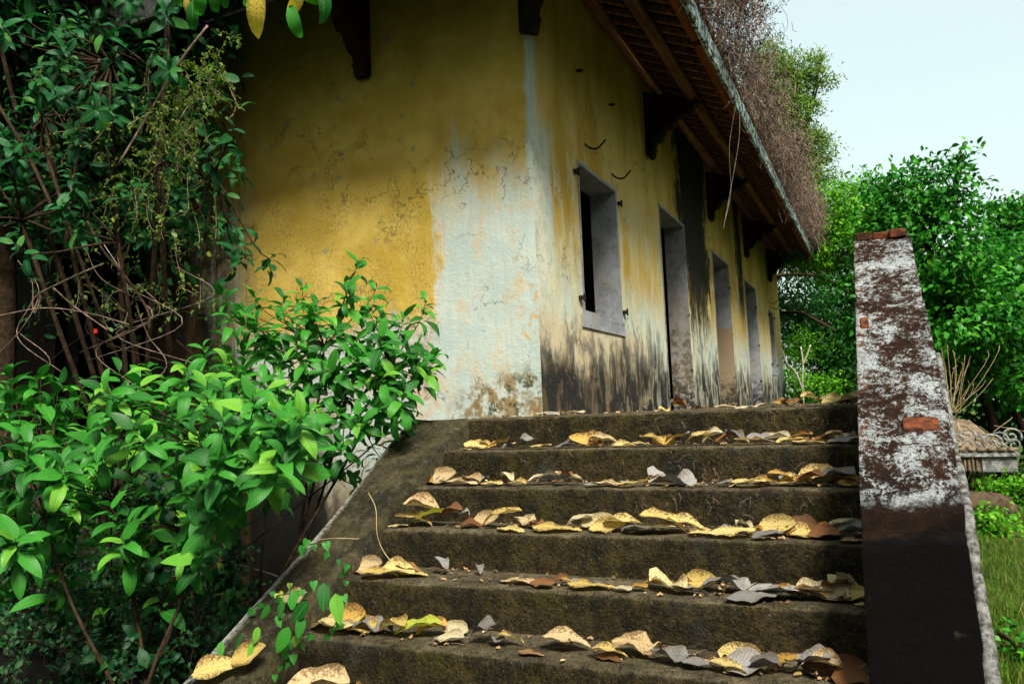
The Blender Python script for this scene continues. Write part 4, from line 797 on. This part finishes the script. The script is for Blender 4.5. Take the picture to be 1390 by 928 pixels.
# sapling
root = empty('bare_sapling', 'thin pale forked sapling past the end of the terrace', 'sapling'); mb = MB()
for P in ([(1091, 552, 21.5), (1089, 520, 21.5), (1090, 495, 21.5), (1087, 470, 21.5)], [(1090, 530, 21.5), (1080, 505, 21.5), (1068, 493, 21.5), (1062, 475, 21.5)], [(1090, 495, 21.5), (1096, 480, 21.5), (1100, 468, 21.5)]): tube(mb, spline([onY(*p) for p in P], 5), [.03]*4+[.022]*100 if False else .024, 6)
mb.build('stem', X['palebark'], root, smooth=True)
# long dark boughs crossing behind the house end
for lab, P in (('upper dark bough reaching out behind the house end', [(1050, 375, 21.4), (1085, 372, 21.4), (1120, 378, 21.6), (1160, 400, 22)]), ('lower dark bough reaching out behind the house end', [(1055, 425, 21.4), (1085, 424, 21.4), (1110, 436, 21.6), (1135, 450, 22)])):
    mb = MB(); tube(mb, spline([onY(*p) for p in P], 5), .05, 6); tag(mb.build('dark_bough', X['bark'], smooth=True), lab, 'bough')

# ------------------------------------------------------------------ little shrine at right
SH = empty('garden_shrine', 'low weathered masonry shrine with curled tile ridge on the lawn', 'shrine')
def shp(px, py, y=12.8): return onY(px, py, y)
a, b = shp(1280, 640), shp(1382, 640); xa, xb = a[0]-.4, b[0]; ze = shp(1340, 614)[2]; zb = shp(1340, 640)[2]
mb = MB(); zt_ = shp(1310, 566)[2]; y0s = 12.8
def roof_s(u, v):
    x = xa-.05+(xb-xa+.1)*u; q = v; xx = x-(.55 if u > .5 else -.1)*(q**.8)*abs(u-.3)*1.3; z = ze+(zt_-ze)*q*(1-.3*max(0, u-.5))+.02*nz(x*9, q*9, 0)
    return (xx, y0s+.8*q, z+.015*math.sin(x*60)*(1-q))
grid(mb, roof_s, 60, 12); mb.build('roof', X['stone'], SH, smooth=True)
mb = MB(); box(mb, xa-.05, xb+.03, y0s-.06, y0s+1.6, ze-.05, ze, .004); mb.build('cornice', X['stonewhite'], SH)
mb = MB(); box(mb, xa, xb-.42, y0s, y0s+1.5, zb, ze-.05)
mb.build('frieze_block', X['stone'], SH)
mb = MB(); box(mb, xb-.418, xb, y0s-.02, y0s+1.5, zb, ze-.052); mb.build('carved_panel', X['stonewhite'], SH)
for i in range(9):
    mb = MB(); x = xb-.88+i*.05; tube(mb, [(x, y0s-.012, zb+.02), (x, y0s-.012, ze-.07)], .018, 8); mb.build('fluting', X['stone'], SH)
mb = MB(); box(mb, xa, xb-.55, y0s+.2, y0s+1.3, GZ-.05, zb); mb.build('base', X['interior_dark'], SH)
def scroll(cx, cz, r, turns=1.4, fl=1, yy=y0s-.03):
    mb = MB(); P = [(cx+fl*r*q*math.cos(t), yy, cz+r*q*math.sin(t)) for t, q in zip(np.linspace(-.5, turns*6.28, 24), np.linspace(1.3, .2, 24))]; tube(mb, P, r*.17, 6); mb.build('scroll', X['stonewhite'], SH, smooth=True)
for px, py, r, fl in ((1312, 592, .09, 1), (1328, 598, .08, -1), (1345, 601, .11, 1), (1358, 597, .10, -1), (1372, 592, .10, 1), (1376, 604, .08, -1), (1300, 598, .09, -1)):
    p = shp(px, py); scroll(p[0], p[2], r, fl=fl)
for i in range(7):
    mb = MB(); p = shp(1290+i*14, 609); tube(mb, [(p[0]-.05, y0s-.05, p[2]-.02), (p[0]+.05, y0s-.05, p[2]+.0)], .03, 7); mb.build('ridge_tile', X['stone'], SH, smooth=True)
# rock, bushes, dry stalks, grass
def rock(label, px, py, r, y):
    p = onY(px, py, y); mb = MB()
    def fn(u, v):
        th, ph = u*6.283, v*math.pi; d = np.array([math.cos(th)*math.sin(ph), math.sin(th)*math.sin(ph), math.cos(ph)]); return p+d*r*[1.5, 1, .8]*(1+.35*nz(*(d*1.8+p)))
    grid(mb, fn, 22, 12, flip=True); tag(mb.build('rock', X['rock'], smooth=True), label, 'rock')
rock('brown mossy rock on the lawn at the foot of the shrine', 1335, 688, .24, 11.2)
def small_bush(label, px, py, y, r, n, L=.07, mat=None, group=None):
    c = onY(px, py, y); root = empty('leafy_bush', label, 'bush', group); it = crown_items([(c, r)], n, L); merged('foliage', SMALL, it, mat or BG2, root)
    mb = MB(); 
    for k in range(12): e = c+unit(rvec())*np.array(r)*.8; tube(mb, bez((c[0], c[1], GZ), (c[0], c[1], c[2]), (c+e)/2, e, 6), .008, 4, False)
    mb.build('stems', X['bark'], root)
small_bush('small lime green bush in front of the brown rock', 1342, 712, 9.8, (.26, .25, .16), 420, .07)
small_bush('green bush on the lawn right of the shrine base', 1378, 668, 12.0, (.42, .4, .13), 900, .08)
0 and small_bush('low bush half hidden by the shrine at the right edge', 1395, 620, 13.0, (.45, .4, .35), 700, .1, BG1)
small_bush('leafy weed at the bottom right corner', 1385, 875, 5.2, (.22, .2, .12), 260, .05, BG1)
root = empty('dry_weed_stalks', 'bundle of bare straw stalks rising beside the balustrade', 'weed'); mb = MB()
for i in range(22):
    p = onY(1290+rng.normal(0, 6), 560, 4.4); e = onY(1290+rng.normal(5, 22), rng.uniform(468, 530), 4.4); tube(mb, bez(p, (p+e)/2+rvec(.02), e+rvec(.02), e, 6), .0011, 4, False)
for i in range(12):
    p = onY(1290+rng.uniform(0, 60), rng.uniform(565, 600), 8); e = p+rvec(.35); tube(mb, bez(p, (p+e)/2+rvec(.05), e, e+rvec(.05), 6), .0016, 4, False)
mb.build('stalk_bundle', X['straw'], root)['kind'] = 'stuff'
# lawn blades
def blade_arr(seed):
    r = random.Random(seed); b = r.uniform(.2, .6); return (np.array([(-.035, 0, 0), (.035, 0, 0), (-.025, .5, .08*b), (.025, .5, .08*b), (0, 1, .4*b)]), [(0, 1, 3, 2), (2, 3, 4)], np.array([(0, 0), (1, 0), (0, .5), (1, .5), (.5, 1)]))
BL = [blade_arr(i) for i in range(3)]; GR = mat_foliage('grass_blades', (.05, .13, .012), (.12, .20, .02), (.26, .24, .06), .3, .6); items = []
for i in range(26000):
    t = rng.random()**1.6; y = 4.4+t*11; x = .28+rng.random()*(.5+y*.17); 
    if nz(x*1.2, y*1.2, 3) < -.28: continue
    d = unit([rng.normal(0, .35), rng.normal(0, .35), 1]); items.append((np.array([x, y, GZ-.01]), d, unit(rvec()+[0, -1, 0]), rng.uniform(.035, .10)*(1+t*.5), int(rng.integers(3))))
o = merged('grass', BL, items, GR, None); tag(o, 'sunlit rough grass of the lawn right of the balustrade', 'grass')

# ------------------------------------------------------------------ fallen leaves
FC = dict(
    yellow=mat_leaf('fallen_yellow', (.56, .41, .11), (.70, .54, .20), (.66, .54, .26), .22, .55, vein=(.55, .38, .10), veinf=.35, spec=.3, brown=.55, trc=(.8, .6, .2)),
    cream=mat_leaf('fallen_cream', (.50, .41, .21), (.60, .52, .32), (.7, .55, .3), .18, .6, vein=(.5, .40, .2), veinf=.35, spec=.25, brown=.4, trc=(.7, .6, .4)),
    ochre=mat_leaf('fallen_ochre', (.42, .24, .04), (.58, .36, .08), (.3, .13, .03), .2, .5, vein=(.6, .42, .14), veinf=.35, spec=.35, brown=.6, trc=(.6, .35, .08)),
    brown=mat_leaf('fallen_brown', (.13, .05, .015), (.24, .10, .03), (.32, .18, .07), .12, .5, vein=(.35, .2, .1), veinf=.3, spec=.35, brown=.5, trc=(.3, .1, .03)),
    tan=mat_leaf('fallen_tan', (.42, .29, .13), (.56, .42, .22), (.36, .22, .1), .16, .6, vein=(.5, .36, .2), veinf=.35, spec=.25, brown=.5, trc=(.5, .35, .15)),
    grey=mat_leaf('fallen_grey', (.15, .145, .13), (.29, .28, .26), (.12, .11, .10), .05, .75, vein=(.2, .19, .18), veinf=.5, spec=.2, brown=.25, trc=(.4, .4, .4)),
    green=mat_leaf('fallen_green_yellow', (.45, .52, .03), (.65, .58, .06), (.4, .45, .04), .25, .45, vein=(.7, .65, .2), veinf=.5, spec=.4, brown=.25, trc=(.6, .6, .05)))
SHP = {}
def shape_variants():
    for i in range(3):
        SHP['flat', i] = leaf_arrays(1, .56, 11, .0, .05+.08*i, .04, 6, 'ovate', twist=.2*i, rag=.09, seed=i, roll=.3-.3*i)
        SHP['cupped', i] = leaf_arrays(1, .70, 9, .0, -.35+.1*i, .035, 6, 'ovate', rag=.04, seed=10+i, roll=.8)
        SHP['curled', i] = leaf_arrays(1, .66, 10, 0, .8-.25*i, .06, 6, 'ovate', twist=.6-.5*i, rag=.06, seed=20+i, roll=-1.1)
        SHP['folded', i] = leaf_arrays(1, .72, 9, .42, -.25+.2*i, .06, 6, 'ovate', twist=.3, rag=.06, seed=30+i)
        SHP['arched', i] = leaf_arrays(1, .58, 11, 0, .35+.1*i, .05, 6, 'ovate', twist=.3-.3*i, rag=.09, seed=40+i, roll=-.6)
        SHP['crumpled', i] = leaf_arrays(1, .75, 10, .1, .7-i*.5, .15, 6, 'ovate', twist=.8-.6*i, rag=.22, seed=50+i, roll=-.6)
    for k, (v, f, uv) in SHP.items():
        v = v.copy()
        for j in range(len(v)): v[j, 2] += (.12 if k[0] == 'crumpled' else .045)*nz(v[j, 0]*5+k[1]*3, v[j, 1]*5, 1)+.02*nz(v[j, 0]*14, v[j, 1]*14, k[1])
        SHP[k] = (v, f, uv)
shape_variants(); MC = {}
def fmesh(c, s, i):
    if (c, s, i) not in MC: MC[c, s, i] = leaf_mesh('fallen_leaf', SHP[s, i], FC[c], stalk=.12 if s != 'crumpled' else 0)
    return MC[c, s, i]
ORD = ['landing edge', 'first step down', 'second step down', 'third step down', 'fourth step down', 'fifth step down', 'sixth step down']
NUM = 'first second third fourth fifth sixth seventh eighth ninth tenth eleventh twelfth thirteenth fourteenth fifteenth sixteenth seventeenth eighteenth nineteenth twentieth twenty-first twenty-second twenty-third twenty-fourth twenty-fifth twenty-sixth twenty-seventh twenty-eighth twenty-ninth thirtieth thirty-first thirty-second'.split()
def sit(me_arr, A, s):
    return -(np.asarray(me_arr[0])@(A*s).T)[:, 2].min()
def fallen(k, px, size, c, s, fr=.5, tilt=0.0, ang=None, idx=0, lift=0.0, label=None, X0=None):
    yy = Y0-k*TREAD+fr*TREAD*.9; zz = Z0-k*RISE; p = onY(px, 700, yy); 
    p = onY(px, CY, yy); 
    for _ in range(3):                                     # px at the height of the tread
        d = ROT.T@np.array([p[0], yy, zz]); p[0] += (px-(CX+F*d[0]/d[2]))*d[2]/F*1.1
    dist = math.hypot(p[0], yy); L = size/F*dist*1.02; ang = rng.uniform(-.5, .5)+(math.pi if rng.random() < .5 else 0) if ang is None else ang
    i = int(rng.integers(3)); arr = SHP[s, i]; d = np.array([math.cos(ang), math.sin(ang)*.9, 0]); n = np.array([rng.normal(0, .12), -math.sin(tilt)+rng.normal(0, .08), math.cos(tilt)])
    A = frame(d, n); h = sit(arr, A, L); ctr = (A@np.array([0, .5, 0]))*L
    pos = np.array([p[0], yy, zz+.004+h+lift])-[ctr[0], ctr[1], 0]
    if tilt > .5: pos[2] = zz+.004+h+lift
    o = place('fallen_leaf', fmesh(c, s, i), None, pos, d, n, L); return o
T = [
 (0, [(692, 22, 'tan', 'flat'), (744, 34, 'cream', 'flat'), (778, 34, 'cream', 'flat'), (902, 16, 'yellow', 'crumpled'), (925, 22, 'brown', 'crumpled'), (985, 30, 'cream', 'flat'), (1012, 26, 'cream', 'flat'), (1040, 26, 'tan', 'flat'), (1076, 24, 'brown', 'crumpled'), (1104, 26, 'yellow', 'curled'), (1122, 30, 'cream', 'arched'), (1136, 34, 'yellow', 'folded'), (1150, 30, 'cream', 'curled'), (1160, 26, 'brown', 'crumpled')]),
 (1, [(632, 22, 'tan', 'flat'), (648, 34, 'yellow', 'folded'), (660, 26, 'ochre', 'crumpled'), (679, 40, 'ochre', 'arched'), (703, 40, 'grey', 'crumpled'), (734, 26, 'yellow', 'flat'), (768, 32, 'grey', 'folded'), (797, 42, 'ochre', 'cupped'), (820, 34, 'tan', 'curled'), (846, 28, 'yellow', 'folded'), (868, 24, 'yellow', 'flat'), (887, 34, 'yellow', 'arched'), (902, 30, 'ochre', 'cupped'), (916, 28, 'ochre', 'arched'), (929, 20, 'grey', 'crumpled'), (948, 36, 'yellow', 'arched'), (966, 28, 'cream', 'curled'), (985, 26, 'brown', 'curled'), (1000, 26, 'grey', 'crumpled'), (1018, 34, 'yellow', 'flat'), (1034, 34, 'grey', 'folded'), (1052, 34, 'cream', 'curled'), (1072, 30, 'yellow', 'flat'), (1085, 30, 'ochre', 'arched'), (1098, 34, 'yellow', 'flat'), (1115, 20, 'ochre', 'cupped'), (1127, 26, 'tan', 'arched'), (1141, 32, 'cream', 'crumpled'), (1150, 40, 'grey', 'flat'), (1159, 28, 'ochre', 'folded')]),
 (2, [(573, 32, 'ochre', 'cupped'), (600, 44, 'tan', 'cupped'), (622, 52, 'tan', 'flat'), (644, 38, 'tan', 'arched'), (652, 26, 'grey', 'crumpled'), (667, 30, 'yellow', 'flat'), (678, 22, 'brown', 'crumpled'), (690, 22, 'cream', 'crumpled'), (704, 26, 'yellow', 'folded'), (736, 42, 'cream', 'arched'), (772, 24, 'brown', 'crumpled'), (785, 20, 'cream', 'curled'), (811, 32, 'grey', 'flat'), (824, 44, 'tan', 'flat'), (860, 42, 'yellow', 'flat'), (912, 56, 'grey', 'crumpled'), (950, 18, 'cream', 'flat'), (990, 34, 'grey', 'flat'), (1014, 44, 'yellow', 'flat'), (1041, 30, 'ochre', 'arched'), (1064, 32, 'ochre', 'arched'), (1080, 34, 'yellow', 'folded'), (1096, 34, 'brown', 'curled'), (1115, 48, 'yellow', 'cupped'), (1134, 38, 'brown', 'cupped'), (1128, 56, 'grey', 'arched'), (1150, 36, 'yellow', 'curled'), (1158, 32, 'ochre', 'folded')]),
 (3, [(540, 26, 'cream', 'flat'), (562, 48, 'yellow', 'arched'), (585, 48, 'green', 'arched'), (580, 54, 'tan', 'curled'), (608, 38, 'brown', 'curled'), (626, 24, 'grey', 'crumpled'), (640, 26, 'brown', 'folded'), (662, 34, 'tan', 'cupped'), (680, 50, 'yellow', 'arched'), (694, 40, 'yellow', 'flat'), (714, 36, 'cream', 'crumpled'), (728, 22, 'brown', 'crumpled'), (756, 58, 'yellow', 'flat'), (786, 36, 'cream', 'arched'), (814, 42, 'cream', 'cupped'), (826, 44, 'yellow', 'folded'), (852, 54, 'yellow', 'arched'), (862, 40, 'grey', 'flat'), (884, 56, 'cream', 'flat'), (902, 54, 'yellow', 'arched'), (930, 52, 'yellow', 'arched'), (962, 48, 'yellow', 'flat'), (984, 30, 'grey', 'crumpled'), (993, 52, 'yellow', 'flat'), (1014, 24, 'cream', 'crumpled'), (1042, 34, 'grey', 'flat'), (1058, 44, 'yellow', 'cupped'), (1084, 48, 'brown', 'cupped'), (1100, 42, 'yellow', 'folded'), (1118, 34, 'brown', 'folded'), (1134, 40, 'ochre', 'arched'), (1142, 44, 'cream', 'arched'), (1152, 34, 'grey', 'curled'), (1160, 30, 'tan', 'flat')]),
 (4, [(502, 42, 'tan', 'cupped'), (516, 44, 'yellow', 'flat'), (540, 44, 'yellow', 'folded'), (556, 38, 'brown', 'arched'), (562, 36, 'yellow', 'flat'), (600, 26, 'grey', 'crumpled'), (702, 48, 'tan', 'flat'), (735, 36, 'brown', 'flat'), (770, 20, 'ochre', 'arched'), (785, 22, 'grey', 'folded'), (803, 54, 'yellow', 'flat'), (845, 26, 'cream', 'flat'), (866, 26, 'ochre', 'arched'), (884, 28, 'ochre', 'arched'), (906, 52, 'yellow', 'crumpled'), (953, 42, 'yellow', 'cupped'), (936, 46, 'grey', 'flat'), (975, 46, 'grey', 'arched'), (1004, 44, 'grey', 'crumpled'), (1020, 56, 'grey', 'flat'), (1050, 60, 'grey', 'flat'), (1062, 40, 'grey', 'arched'), (1076, 38, 'ochre', 'arched'), (1092, 38, 'grey', 'crumpled'), (1110, 46, 'cream', 'curled'), (1126, 44, 'cream', 'cupped'), (1156, 40, 'yellow', 'cupped'), (1104, 36, 'brown', 'arched'), (1130, 36, 'brown', 'crumpled'), (1152, 38, 'cream', 'crumpled')]),
 (5, [(448, 72, 'yellow', 'flat'), (474, 58, 'ochre', 'cupped'), (490, 46, 'yellow', 'folded'), (506, 46, 'grey', 'crumpled'), (532, 48, 'yellow', 'curled'), (566, 56, 'green', 'arched'), (584, 40, 'ochre', 'curled'), (612, 42, 'cream', 'folded'), (618, 34, 'cream', 'cupped'), (655, 40, 'grey', 'crumpled'), (676, 26, 'grey', 'crumpled'), (693, 34, 'yellow', 'arched'), (722, 32, 'brown', 'flat'), (770, 56, 'tan', 'arched'), (768, 18, 'brown', 'crumpled'), (828, 42, 'yellow', 'arched'), (826, 34, 'brown', 'flat'), (866, 56, 'tan', 'crumpled'), (916, 50, 'grey', 'crumpled'), (950, 40, 'grey', 'flat'), (990, 44, 'yellow', 'flat'), (1006, 54, 'yellow', 'cupped'), (1016, 56, 'grey', 'folded'), (1034, 40, 'grey', 'curled'), (1064, 42, 'ochre', 'arched'), (1082, 42, 'grey', 'arched'), (1102, 44, 'grey', 'curled'), (1118, 44, 'brown', 'cupped'), (1132, 44, 'tan', 'curled'), (1148, 44, 'brown', 'cupped'), (1160, 44, 'brown', 'folded')]),
 (6, [(425, 80, 'tan', 'curled'), (452, 60, 'grey', 'flat'), (476, 34, 'ochre', 'crumpled'), (880, 30, 'grey', 'crumpled'), (1090, 44, 'grey', 'crumpled'), (1112, 50, 'yellow', 'arched'), (1130, 46, 'brown', 'curled'), (1146, 50, 'tan', 'cupped'), (1160, 50, 'ochre', 'folded')]),
]
KW = dict(tan='tan', cream='pale cream', yellow='yellow', ochre='ochre', brown='dark brown', grey='silvery grey', green='yellow-green')
for k, row in T:
    row = sorted(row)
    for j, (px, sz, c, s) in enumerate(row):
        tilt = {'cupped': .62, 'folded': .25, 'curled': .15}.get(s, 0)*(1 if sz > 24 else .3)+rng.uniform(0, .12)
        fr = {'cupped': .62, 'flat': .28, 'arched': .45, 'curled': .5, 'folded': .42, 'crumpled': .55}[s]+rng.uniform(-.13, .13)
        o = fallen(k, px, sz*1.15, c, s, fr, tilt, lift=.004*(j % 3)); m_ = len(row); 
        side_ = 'left cheek' if j < m_/2 else 'whitewashed balustrade'; q_ = j if j < m_/2 else m_-1-j
        tag(o, f"{KW[c]} {s} leaf on the {ORD[k]}, {NUM[q_]} from the {side_}", 'leaf', 'fallen leaves on the steps')
# small dry scraps lying between the larger leaves
for k, n_ in ((0, 10), (1, 16), (2, 16), (3, 18), (4, 16), (5, 18)):
    for j in range(n_):
        px = rng.uniform((640, 600, 570, 540, 500, 460)[k], 1160) if j % 3 else rng.uniform(1030, 1160)
        c = rng.choice(['brown', 'grey', 'tan', 'ochre', 'yellow'], p=[.3, .25, .2, .15, .1]); o = fallen(k, px, rng.uniform(11, 24), str(c), str(rng.choice(['crumpled', 'curled', 'flat'])), rng.uniform(.35, .8), rng.uniform(0, .6), ang=rng.uniform(0, 6.28), lift=rng.uniform(0, .006))
        o.name = 'leaf_scrap'; tag(o, f"small dry {KW[str(c)]} leaf scrap in the drift on the {ORD[k]}", 'leaf', 'small dry leaf scraps')
# leaves on the foot of the left cheek
for px, py, sz, c, s, lab in [(322, 905, 48, 'yellow', 'cupped', 'upright yellow leaf with a notch at the foot of the left cheek'), (270, 922, 56, 'yellow', 'arched', 'arched yellow leaf lying lowest at the foot of the left cheek'), (390, 822, 34, 'cream', 'crumpled', 'small pale leaf caught in the heart leaved vine')]:
    d = ray(px, py); y = 1.95; t = (A_+.05)/(d[2]-.546*d[1]); p = d*t; i = 1; me = fmesh(c, s, i); vw = -unit(p); o = place('fallen_leaf', me, None, p+[0, -.03, .03], rt*.9+up*.3, vw+[0, 0, .8], sz/F*np.linalg.norm(p)); tag(o, lab, 'leaf', 'fallen leaves on the steps')
# litter: crumbs, twigs and pebbles on the treads
items = []; mb = MB()
for k in range(0, 8):
    for i in range(170):
        x = rng.uniform(XL+.05, XR-.02); w_ = 1-rng.random()**1.7
        if rng.random() < .4: x = XR-.02-abs(rng.normal(0, .35))
        if x < XL+.03: continue
        y = Y0-k*TREAD+.03+w_*(TREAD-.04); z = Z0-k*RISE+.004; r = rng.random()
        if r < .6: items.append((np.array([x, y, z+.004]), unit([rng.normal(), rng.normal(), .15]), [rng.normal(0, .4), rng.normal(0, .4), 1], rng.uniform(.008, .03), int(rng.integers(2))))
        elif r < .8: d = unit([rng.normal(), rng.normal()*.6, .05])*rng.uniform(.02, .07); tube(mb, [(x, y, z+.002), np.array((x, y, z+.006))+d*.5, np.array((x, y, z+.003))+d], .0012, 3, False)
LIT = mat_foliage('leaf_crumbs', (.12, .07, .035), (.32, .20, .09), (.5, .42, .28), 0, .8)
root = empty('leaf_litter', 'crumbs of dead leaf and twig bits scattered over the treads', 'litter'); root['kind'] = 'stuff'
merged('crumbs', [SHP['flat', 0], SHP['crumpled', 1]], items, LIT, root); mb.build('twig_bits', X['dry'], root)
# fine rootlets on the faces of the upper steps
mb = MB()
for i in range(120):
    k = int(rng.integers(0, 3)); x = XR-.03-abs(rng.normal(0, .5)) if rng.random() < .75 else rng.uniform(XL+.1, XR); y = Y0-k*TREAD-.004; z = Z0-k*RISE-rng.uniform(.01, .13)
    if x < XL+.05: continue
    e = np.array([x+rng.normal(0, .02), y-.006, z-rng.uniform(0, .05)]); tube(mb, bez((x, y, z), (x+rng.normal(0, .012), y-.006, z+.01), e+[rng.normal(0, .01), 0, .01], e, 5), .0008, 3, False)
tag(mb.build('rootlets', X['dry']), 'fine dry rootlets clinging to the step faces', 'roots', kind='stuff')
